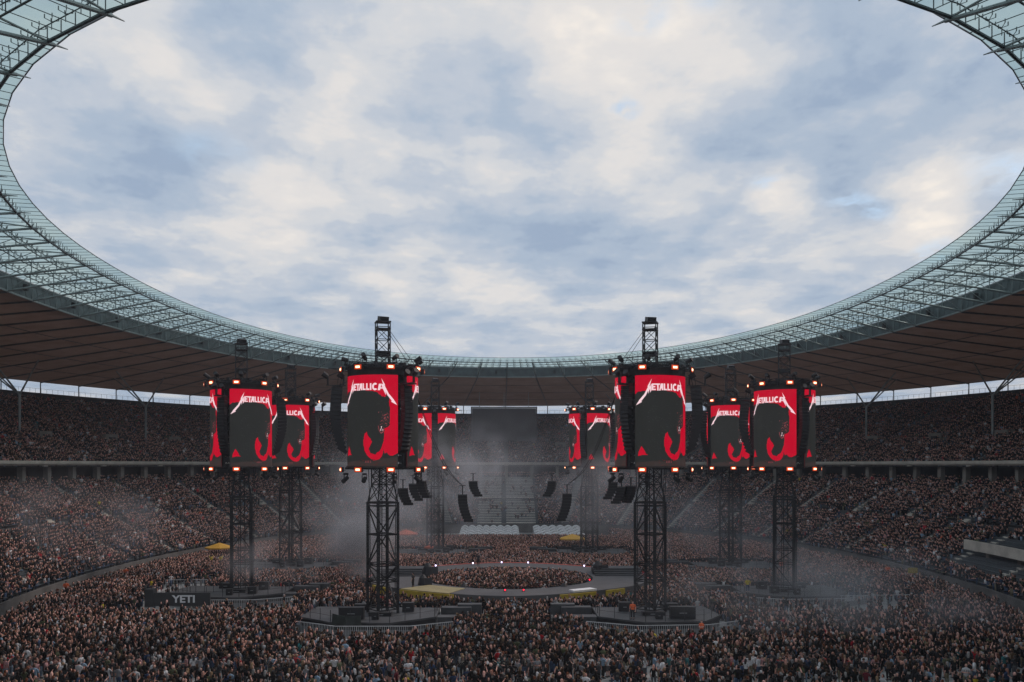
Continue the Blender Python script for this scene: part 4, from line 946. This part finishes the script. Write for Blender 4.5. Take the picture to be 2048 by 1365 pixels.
def place_person(x,y,z,rz,pose,fem,shorts,lh,shirt,trs,hair,skin,sc,label,group,pr=False):
    P=get_proto(pose,fem,shorts,lh)
    b=bpy.data.objects.new('person',P['body']); COL.objects.link(b); b.location=(x,y,z); b.rotation_euler=(0,0,rz); b.scale=(sc[0],sc[0],sc[1]); tag(b,label,'person',group)
    b.material_slots[0].link='OBJECT'; b.material_slots[0].material=skin_mats[skin]
    for nm,mt in (('shirt',cloth_mat(shirt,SHIRTS[shirt],pr)),('trousers',cloth_mat('t_'+trs,TROUS[trs],False)),('shoes',mat('shoe_dark',(.03,.03,.03),.6)),('hair',mat('hair_'+hair,HAIRS[hair],.55,0,.3,30))):
        if nm=='trousers' and shorts: nm2='shorts'
        else: nm2=nm
        o=bpy.data.objects.new(nm2,P[nm]); COL.objects.link(o); o.parent=b; o.material_slots[0].link='OBJECT'; o.material_slots[0].material=mt
    return b

# ---- where people stand on the floor
DECKS=[(tx,ty) for tx,ty,*_ in TOWERS]
def blocked(x,y):
    b=np.zeros(len(x),bool)
    r=((x-SCX)/19.8)**2+((y-SCY+1.2)/19.6)**2; ri_=((x-SCX)/11.1)**2+((y-SCY)/10.8)**2
    b|=(r<1)&(ri_>1)
    for tx,ty in DECKS:
        inw=1 if tx<0 else -1
        b|=(np.abs(x-tx)<7.9)&(y>ty-8.0-(4.6 if ty<100 else 1.5)+np.maximum(0,np.abs(x-tx)-3.2)*.62)&(y<ty+5.2)
        b|=(np.abs(x-(tx+inw*8.0))<2.8)&(np.abs(y-(ty+.8))<3.8)
    b|=(np.abs(x+38.2)<4.8)&(np.abs(y-103.6)<2.9)
    b|=(np.abs(x-2)<22)&(y>196.8)
    return b
def sparse(x,y):   # walkways and gaps: keep factor
    k=np.ones(len(x))
    for cx,cy,rx,ry,f in ((-28.5,102,7.5,5,.16),(-38.5,99.6,6.5,3.6,.10),(-44,122,4.5,8,.15),(-44,112,3.5,5,.3),(33,100.5,10,5.5,.16),(42.5,107,6,5,.22),(46,119,5,7,.35),(-6,84,60,1.5,.8),(6,90,4,4,.6),(-54,113,5,5,.5)):
        k=np.where(((x-cx)/rx)**2+((y-cy)/ry)**2<1,np.minimum(k,f),k)
    return k
sp_=.60
gx,gy=np.meshgrid(np.arange(-60,60,sp_),np.arange(60.5,224,sp_*.88)); gx=gx.ravel(); gy=gy.ravel()
gx=gx+rng.uniform(-.24,.24,len(gx))+np.sin(gy*3.7)*.3; gy=gy+rng.uniform(-.22,.22,len(gy))
inside=(np.abs(gx)/(LA-.6))**NE+(np.abs(gy-CY)/np.where(gy<CY,LB-3.8,LB-1))**NE<1
vis=np.abs(gx-CAM.x-gy*.0131)<gy*.575+4
keep=inside&vis&~blocked(gx,gy)
cl=.5+.5*np.sin(gx*.55+2*np.sin(gy*.31))*np.sin(gy*.7+1.5*np.sin(gx*.23))
dens=np.where(gy<70,.33,np.where(gy<73.5,.50,np.where(gy<77.5,.70,.92)))*(.58+.56*cl)
keep&=rng.random(len(gx))<dens*sparse(gx,gy)
fx,fy=gx[keep],gy[keep]
zone=lambda px: ('in the bottom left corner' if px<200 else 'left of the lettered board' if px<360 else 'below the lettered board' if px<480 else 'below the second tower from left' if px<640 else 'below the big front-left tower' if px<860 else 'below the stage left half' if px<1010 else 'below the stage right half' if px<1180 else 'below the big front-right tower' if px<1400 else 'below the rightmost tower' if px<1640 else 'below the yellow banner' if px<1860 else 'in the bottom right corner')
pxx=1000+1822*(fx-CAM.x)/fy; ptop=930+1822*(15.5-1.75-FZ)/fy; pbot=np.minimum(1365,930+1822*(15.5-FZ)/fy)
score=np.where((pxx>5)&(pxx<2043),pbot-ptop,-1); order=np.argsort(-score)[:280]; ind=np.zeros(len(fx),bool); ind[order]=True
used=set(); pr_=random.Random(5)
sh_names=['black']*13+['charcoal']*4+['white']*3+['grey']*2+['red','navy blue','olive green','pale blue','brown','pink','teal','maroon']
pose_names=['arms at the sides']*5+['arms folded']*3+['holding up a phone']*2+['hand on hip']*2+['drink in hand']*2+['one arm raised']
for i in order:
    px=pxx[i]
    for tries in range(400):
        fem=pr_.random()<.4; shorts=pr_.random()<.35; lh=fem or pr_.random()<.2
        if pr_.random()<.6: fem,shorts,lh=pr_.choice([(False,True,False),(True,False,True),(False,False,False)])
        c=(pr_.choice(sh_names),pr_.choice(['black','blue','grey','black','khaki','pale blue']),pr_.choice(['dark','dark','brown','brown','blond','grey','reddish']),pr_.choice(pose_names),zone(px),shorts,lh)
        if c not in used: break
    used.add(c)
    lbl='person in %s T-shirt, %s %s, %s%s hair, %s, %s'%(c[0],c[1],'shorts' if shorts else 'trousers','long ' if lh else 'short ',c[2],c[3],c[4])
    lbl=lbl.replace('person in ','').replace('T-shirt','shirt').replace('navy blue','navy').replace('olive green','olive').replace('arms at the sides','arms down').replace('holding up a phone','hand raised').replace('one arm raised','arm up').replace('in the bottom','bottom').replace('below the ','below ')
    toc=math.atan2(SCX-fx[i],SCY-fy[i]); rz=-toc+pr_.gauss(0,.7) if pr_.random()<.72 else pr_.uniform(-3.1,3.1)
    h=pr_.uniform(.93,1.03)*(1.0 if fem else 1.03)
    place_person(float(fx[i]),float(fy[i]),FZ,rz,c[3],fem,shorts,lh,c[0],c[1],c[2],pr_.randrange(5),(pr_.uniform(.98,1.2)*(.95 if fem else 1.05),h),lbl,'people standing in the nearest rows of the crowd',c[0] in('black','charcoal') and pr_.random()<.6)
# notable single people: stewards, crew on the stage and platforms
for x,y,z,rz,pose,shirt,trs,lbl in (
  (11.6,91.2,0,2.6,'arms at the sides','orange','black','steward in orange vest on the platform of the big front-right tower'),
  (17.6,87.0,FZ,2.2,'arms folded','orange','black','steward in orange vest behind the barrier of the big front-right tower'),
  (-24.8,91.0,FZ,.4,'hand on hip','orange','black','steward in orange vest by the barrier left of the big front-left tower'),
  (-12.5,113.2,.3,1.2,'arms at the sides','black','black','stage hand in black standing on the stage left of the yellow deck'),
  (-5.0,138.0,.3,-.6,'arms at the sides','charcoal','black','crew member standing on the far side of the ring stage'),
  (19.0,128.5,.3,1.0,'hand on hip','black','black','crew member standing at the right rear of the stage'),
  (28.3,110,0,0,'arms at the sides','yellow','blue','person in yellow raincoat standing raised left of the rightmost tower'),
  (-47.3,144.5,-.6,.5,'both arms raised','yellow','black','person in yellow shirt with arms up near the left wall'),
  (-45.9,144.9,-.6,.5,'one arm raised','yellow','blue','person in yellow shirt with one arm up near the left wall'),
  (-54.0,128.0,-.6,.2,'arms at the sides','orange','black','steward in orange vest at the left wall, upper one'),
  (-55.0,112.6,-.6,.2,'arms at the sides','orange','black','steward in orange vest at the left wall, lower one'),
  (53.5,129.0,-.6,-.5,'arms at the sides','orange','black','steward in orange vest at the right wall'),
  (39.5,133.0,-.3,-.5,'arms folded','orange','black','steward in orange vest in the crowd behind the rightmost tower')):
    place_person(x,y,z,rz,pose,False,False,False,shirt,trs,'dark',1,(1.15,1.03),lbl,None)

# ---- crowd mesh (all people beyond the nearest ones)
SLOT=dict(torso=2,uarm=2,leg=3,foot=4,farm=0,hand=0,neck=0,head=0)
def template(kind,pose,fem,seat=False):
    V=[];Q=[];S=[]
    def add(v,f,s): 
        b=len(V); V.extend([tuple(x) for x in v]); Q.extend([tuple(i+b for i in q) for q in f]); S.extend([s]*len(v))
    if kind=='mid':
        for lb,v,f in body_parts(POSES[pose],fem,6,False):
            if lb in('neck',): continue
            if lb in('torso',): v=[tuple((Vector(q)-Vector((0,0,1.1)))*1.08+Vector((0,0,1.1))) for q in v]
            add(v,f,SLOT[lb])
        add(*otube([(0,-.028,1.58),(0,-.022,1.66),(0,-.012,1.74),(0,-.012,1.79)],[(.078,.085),(.088,.092),(.078,.082),(.03,.03)],6),1)
        if fem: add(*otube([(0,-.04,1.66),(0,-.09,1.36)],[(.09,.06),(.08,.025)],6),1)
        for s in (.125,-.125): 
            b=len(V); V.extend([(-.09,s,1.18),(.09,s,1.18),(.09,s,1.36),(-.09,s,1.36)]); Q.append((b,b+1,b+2,b+3)); S.extend([5]*4)
    else:
        dz=-.42 if seat else 0
        sh=lambda pts:[(a,b,c+dz) for a,b,c in pts]
        add(*otube(sh([(0,0,.90),(0,.01,1.15),(0,0,1.47)]),[(.16,.12),(.16,.12),(.185,.10)],4),2)
        add(*otube(sh([(0,.02,1.50),(0,.01,1.64),(0,0,1.73)]),[(.075,.085),(.10,.115),(.07,.08)],4),0)
        add(*otube(sh([(0,-.03,1.60),(0,-.02,1.79)]),[(.11,.11),(.075,.08)],4),1)
        for s,pp in ((1,POSES[pose][0]),(-1,POSES[pose][1])):
            a=[(s*p[0],p[1],p[2]+dz) for p in ARMS[pp]]
            add(*otube([a[0],a[1]],[.062,.055],4),2); add(*otube([a[1],a[2]],[.055,.042],4),0)
        if seat: add(*otube([(0,0,.48),(0,.42,.50)],[(.17,.08),(.15,.07)],4),3)
        else: add(*otube([(0,0,.0),(0,0,.92)],[(.12,.08),(.16,.12)],4),3)
    return np.array(V,np.float32),np.array(Q,np.int32),np.array(S,np.int32)
TM={}
poses_m=['arms at the sides','arms folded','holding up a phone','hand on hip','drink in hand','one arm raised','both arms raised']
for p_ in poses_m:
    for fm in (0,1): TM[('mid',p_,fm)]=template('mid',p_,fm)
    TM[('low',p_,0)]=template('low',p_,0); TM[('sit',p_,0)]=template('low',p_,0,True)
AV=[];AQ=[];AC=[];nv=0
def colours(n,bright=1.0):
    C=np.zeros((n,6,3),np.float32)
    sk=np.array(SKINS)[rng.integers(0,5,n)]*rng.uniform(.75,1.15,(n,1)); C[:,0]=sk
    hc=np.array([HAIRS[k] for k in ('dark','dark','dark','brown','brown','brown','blond','grey','reddish')]); C[:,1]=hc[rng.integers(0,9,n)]*rng.uniform(.7,1.2,(n,1))
    cap=rng.random(n)<.05; C[cap,1]=rng.uniform(.03,.6,(cap.sum(),1))
    bald=rng.random(n)<.10; C[bald,1]=sk[bald]
    keys=list(SHIRTS); pw=np.array([.72,.12,.032,.012,.03,.025,.022,.012,.02,.004,.0008,.0008,.003,.012]); pw/=pw.sum()
    C[:,2]=np.array([SHIRTS[k] for k in keys])[rng.choice(len(keys),n,p=pw)]*rng.uniform(.7,1.3,(n,1))
    tk=list(TROUS); C[:,3]=np.array([TROUS[k] for k in tk])[rng.choice(5,n,p=[.42,.25,.18,.08,.07])]
    C[:,4]=.03; C[:,5]=C[:,2]
    pr=rng.random(n)<.2; C[pr,5]=rng.uniform(.04,.30,(pr.sum(),1))*np.array([1,.93,.85])
    return C
def emit_people(x,y,z,rz,kindf,probs):
    global nv
    n=len(x); C=colours(n); pose=rng.choice(len(poses_m),n,p=probs); fm=rng.integers(0,2,n) if kindf=='mid' else np.zeros(n,int)
    sc=rng.uniform(.88,1.07,n); wd=rng.uniform(1.05,1.34,n)
    for pi,pn in enumerate(poses_m):
        for g in (0,1):
            idx=np.nonzero((pose==pi)&(fm==g))[0]
            if len(idx)==0 or (kindf,pn,g) not in TM: continue
            V,Q,S=TM[(kindf,pn,g)]; m=len(idx); ca,sa=np.cos(rz[idx])[:,None],np.sin(rz[idx])[:,None]; w_=wd[idx][:,None]
            X=(V[None,:,0]*ca-V[None,:,1]*sa)*w_+x[idx][:,None]; Y=(V[None,:,0]*sa+V[None,:,1]*ca)*w_+y[idx][:,None]; Z=V[None,:,2]*sc[idx][:,None]+z[idx][:,None]
            AV.append(np.stack([X,Y,Z],-1).reshape(-1,3).astype(np.float32)); AQ.append((Q[None]+(np.arange(m)*len(V))[:,None,None]+nv).reshape(-1,4).astype(np.int32))
            AC.append(C[idx][:,S].reshape(-1,3)); nv+=m*len(V)
def face_stage(x,y,j): return -(np.arctan2(SCX-x,SCY-y))+rng.normal(0,j,len(x))
o_=~ind; a=o_&(fy<104); b=o_&(fy>=104)
PP=[.46,.19,.11,.10,.09,.035,.015]
rz=face_stage(fx,fy,.6); rnd=rng.random(len(fx))<.22; rz[rnd]=rng.uniform(-3,3,rnd.sum())
emit_people(fx[a],fy[a],np.full(a.sum(),FZ),rz[a],'mid',PP); emit_people(fx[b],fy[b],np.full(b.sum(),FZ),rz[b],'low',PP)
# ---- people in the stands
def seats(a0,b0,z0,rows,d,h,t0,t1,aisles,aw,fill,skip=()):
    X=[];Y=[];Z=[]
    for k in range(rows):
        if k in skip: continue
        A,B=a0+k*d+.35,b0+k*d+.35; K=6000; ts=np.linspace(t0,t1,K); c,s=np.cos(ts),np.sin(ts)
        e=np.where(s<0,2/NN,2/NE); x=A*np.sign(c)*np.abs(c)**e; y=CY+np.where(s<0,B-3,B)*np.sign(s)*np.abs(s)**e; dd=np.concatenate([[0],np.cumsum(np.hypot(np.diff(x),np.diff(y)))])
        q=np.arange(.3,dd[-1],.53)+rng.uniform(-.07,.07,len(np.arange(.3,dd[-1],.53))); xs=np.interp(q,dd,x); ys=np.interp(q,dd,y); tq=np.interp(q,dd,ts)
        ok=np.ones(len(q),bool)
        for ta in aisles:
            ax,ay=cur(A,B,ta); ok&=np.hypot(xs-ax,ys-ay)>aw
        blk=.5+.5*np.sin(tq*41+k*.13)*np.sin(k*.35+tq*23)
        ok&=rng.random(len(q))<fill*np.clip(.55+.9*blk,.35,1.0)
        ok&=np.abs(xs-CAM.x-ys*.0131)<ys*.575+6
        X.append(xs[ok]);Y.append(ys[ok]);Z.append(np.full(ok.sum(),z0+k*h))
    return np.concatenate(X),np.concatenate(Y),np.concatenate(Z)
x1,y1,z1=seats(LA,LB,LZ,LR,LD,LH,tl[0],tl[-1],lower_aisles,1.15,.95,(14,15))
far=(y1>CY+LB-8)&(np.abs(x1)<7.8); keepf=~far|(rng.random(len(x1))<.07); inb=(x1>0)&(y1>94.5)&(y1<124.5)&(z1>1.5)&(z1<5.2); keepf&=~inb; x1,y1,z1=x1[keepf],y1[keepf],z1[keepf]
x2,y2,z2=seats(UA,UB,UZ,UR,UD,UH,tu[0],tu[-1],upper_aisles,.7,.92,(39,40,41))
for x,y,z in ((x1,y1,z1),(x2,y2,z2)):
    stnd=rng.random(len(x))<.45
    for m,kd in ((stnd,'low'),(~stnd,'sit')): emit_people(x[m],y[m],z[m],face_stage(x[m],y[m],.35),kd,PP)
# people on the concourse under the upper tier
tt=rng.uniform(tu[0],tu[-1],900); qq=np.array([cur(LA+24.6+rng.uniform(0,2.5),LB+24.6+rng.uniform(0,2.5),t) for t in tt])
ntall=rng.uniform(-7.5,7.5,120); qx=np.concatenate([qq[:,0],ntall]); qy=np.concatenate([qq[:,1],CY+LB+24.8+rng.uniform(0,1.5,120)])
emit_people(qx,qy,np.full(len(qx),LZ+LR*LH),face_stage(qx,qy,.6),'low',PP)
def steward(n,fn):
    pass
V=np.concatenate(AV); Q=np.concatenate(AQ); C=np.concatenate(AC)
print('crowd verts',len(V),'quads',len(Q),'people floor',len(fx),'lower',len(x1),'upper',len(x2))
me=bpy.data.meshes.new('crowd'); me.vertices.add(len(V)); me.vertices.foreach_set('co',V.ravel()); me.loops.add(len(Q)*4); me.loops.foreach_set('vertex_index',Q.ravel())
me.polygons.add(len(Q)); me.polygons.foreach_set('loop_start',np.arange(0,len(Q)*4,4,dtype=np.int32)); me.update(calc_edges=True)
at=me.color_attributes.new('tint','FLOAT_COLOR','POINT'); at.data.foreach_set('color',np.concatenate([C,np.ones((len(C),1),np.float32)],1).astype(np.float32).ravel())
m=mat('crowd_cloth',(.1,.1,.1),.9,spec=.15); t=m.node_tree; an=t.nodes.new('ShaderNodeAttribute'); an.attribute_name='tint'; t.links.new(an.outputs['Color'],t.nodes['Principled BSDF'].inputs['Base Color'])
me.materials.append(m); o=bpy.data.objects.new('crowd',me); COL.objects.link(o); tag(o,'dense concert crowd filling the floor and both tiers of stands, mostly in black shirts','crowd',kind='stuff')
del AV,AQ,AC

# ---------------------------------------------------------------- air
def volume_mat(name,col,dens,fn=None):
    m=bpy.data.materials.new(name); m.use_nodes=True; t=m.node_tree; t.nodes.clear()
    v=t.nodes.new('ShaderNodeVolumePrincipled'); v.inputs['Color'].default_value=(*col,1); v.inputs['Density'].default_value=dens; v.inputs['Anisotropy'].default_value=.2
    o=t.nodes.new('ShaderNodeOutputMaterial'); t.links.new(v.outputs[0],o.inputs['Volume'])
    if fn: fn(t,v)
    return m
hz=MB(); hz.box((0,150,20.5),(700,760,47)); o=hz.build('haze',volume_mat('haze_air',(.86,.90,1.0),.0003)); tag(o,'thin grey concert haze filling the whole stadium','haze',kind='stuff')
def smoke(x,y,z,rx,ry,rz_,dens,seed,lb,lo=.40):
    me=bpy.data.meshes.new('smoke_cloud'); bm=bmesh.new(); bmesh.ops.create_icosphere(bm,subdivisions=3,radius=1); 
    for v in bm.verts: v.co=Vector((v.co.x*rx,v.co.y*ry,v.co.z*rz_))
    bm.to_mesh(me); bm.free()
    def fn(t,v):
        tc=t.nodes.new('ShaderNodeTexCoord'); mp=t.nodes.new('ShaderNodeMapping'); mp.inputs['Scale'].default_value=(1/rx,1/ry,1/rz_); t.links.new(tc.outputs['Object'],mp.inputs[0])
        ln=t.nodes.new('ShaderNodeVectorMath'); ln.operation='LENGTH'; t.links.new(mp.outputs[0],ln.inputs[0])
        mr=t.nodes.new('ShaderNodeMapRange'); mr.interpolation_type='SMOOTHSTEP'; mr.inputs[1].default_value=1.0; mr.inputs[2].default_value=.1; t.links.new(ln.outputs['Value'],mr.inputs[0])
        m2=t.nodes.new('ShaderNodeMapping'); m2.inputs['Location'].default_value=(seed,seed*2,0); t.links.new(tc.outputs['Object'],m2.inputs[0])
        n=t.nodes.new('ShaderNodeTexNoise'); n.inputs['Scale'].default_value=.16; n.inputs['Detail'].default_value=3; n.inputs['Distortion'].default_value=.6; t.links.new(m2.outputs[0],n.inputs['Vector'])
        m3=t.nodes.new('ShaderNodeMapRange'); m3.interpolation_type='SMOOTHSTEP'; m3.inputs[1].default_value=lo; m3.inputs[2].default_value=lo+.28; t.links.new(n.outputs['Fac'],m3.inputs[0])
        a=t.nodes.new('ShaderNodeMath'); a.operation='MULTIPLY'; t.links.new(mr.outputs[0],a.inputs[0]); t.links.new(m3.outputs[0],a.inputs[1])
        b=t.nodes.new('ShaderNodeMath'); b.operation='MULTIPLY'; t.links.new(a.outputs[0],b.inputs[0]); b.inputs[1].default_value=dens; t.links.new(b.outputs[0],v.inputs['Density'])
    me.materials.append(volume_mat('smoke_volume',(.9,.93,1.0),dens,fn)); o=bpy.data.objects.new('smoke_cloud',me); o.location=(x,y,z); COL.objects.link(o); tag(o,lb,'smoke',kind='stuff')
smoke(-20.5,124,4.2,6,5,6,.55,3.1,'pale smoke plume drifting beside the big front-left tower',.30)
smoke(-19,128,10,9,7,9,.16,13.1,'smoke rising behind the big front-left tower',.34)
smoke(-8,150,13,17,12,11,.10,7.7,'broad thin smoke hanging above the stage left of centre')
smoke(-56,118,8,20,14,8,.045,5.2,'thin smoke drifting over the left stands and wall')
smoke(31,86,3,24,11,6,.075,9.4,'thin smoke drifting over the crowd at the lower right')
smoke(16,150,11,13,10,9,.09,1.9,'faint smoke behind the right part of the stage')
smoke(-30,112,3,8,6,4,.25,4.4,'grey smoke at the foot of the leftmost tower')
smoke(33,112,3,9,6,4,.25,6.1,'grey smoke at the foot of the rightmost tower')
smoke(0,188,13,62,30,17,.016,8.3,'broad sheet of pale smoke spread before the far stands')
smoke(-24,140,6,26,16,8,.05,12.1,'low connected smoke behind the left towers')
smoke(30,136,6,26,16,8,.04,15.1,'low connected smoke behind the right towers')
smoke(-25,205,14,24,10,14,.09,2.2,'thin smoke in front of the far left stands')
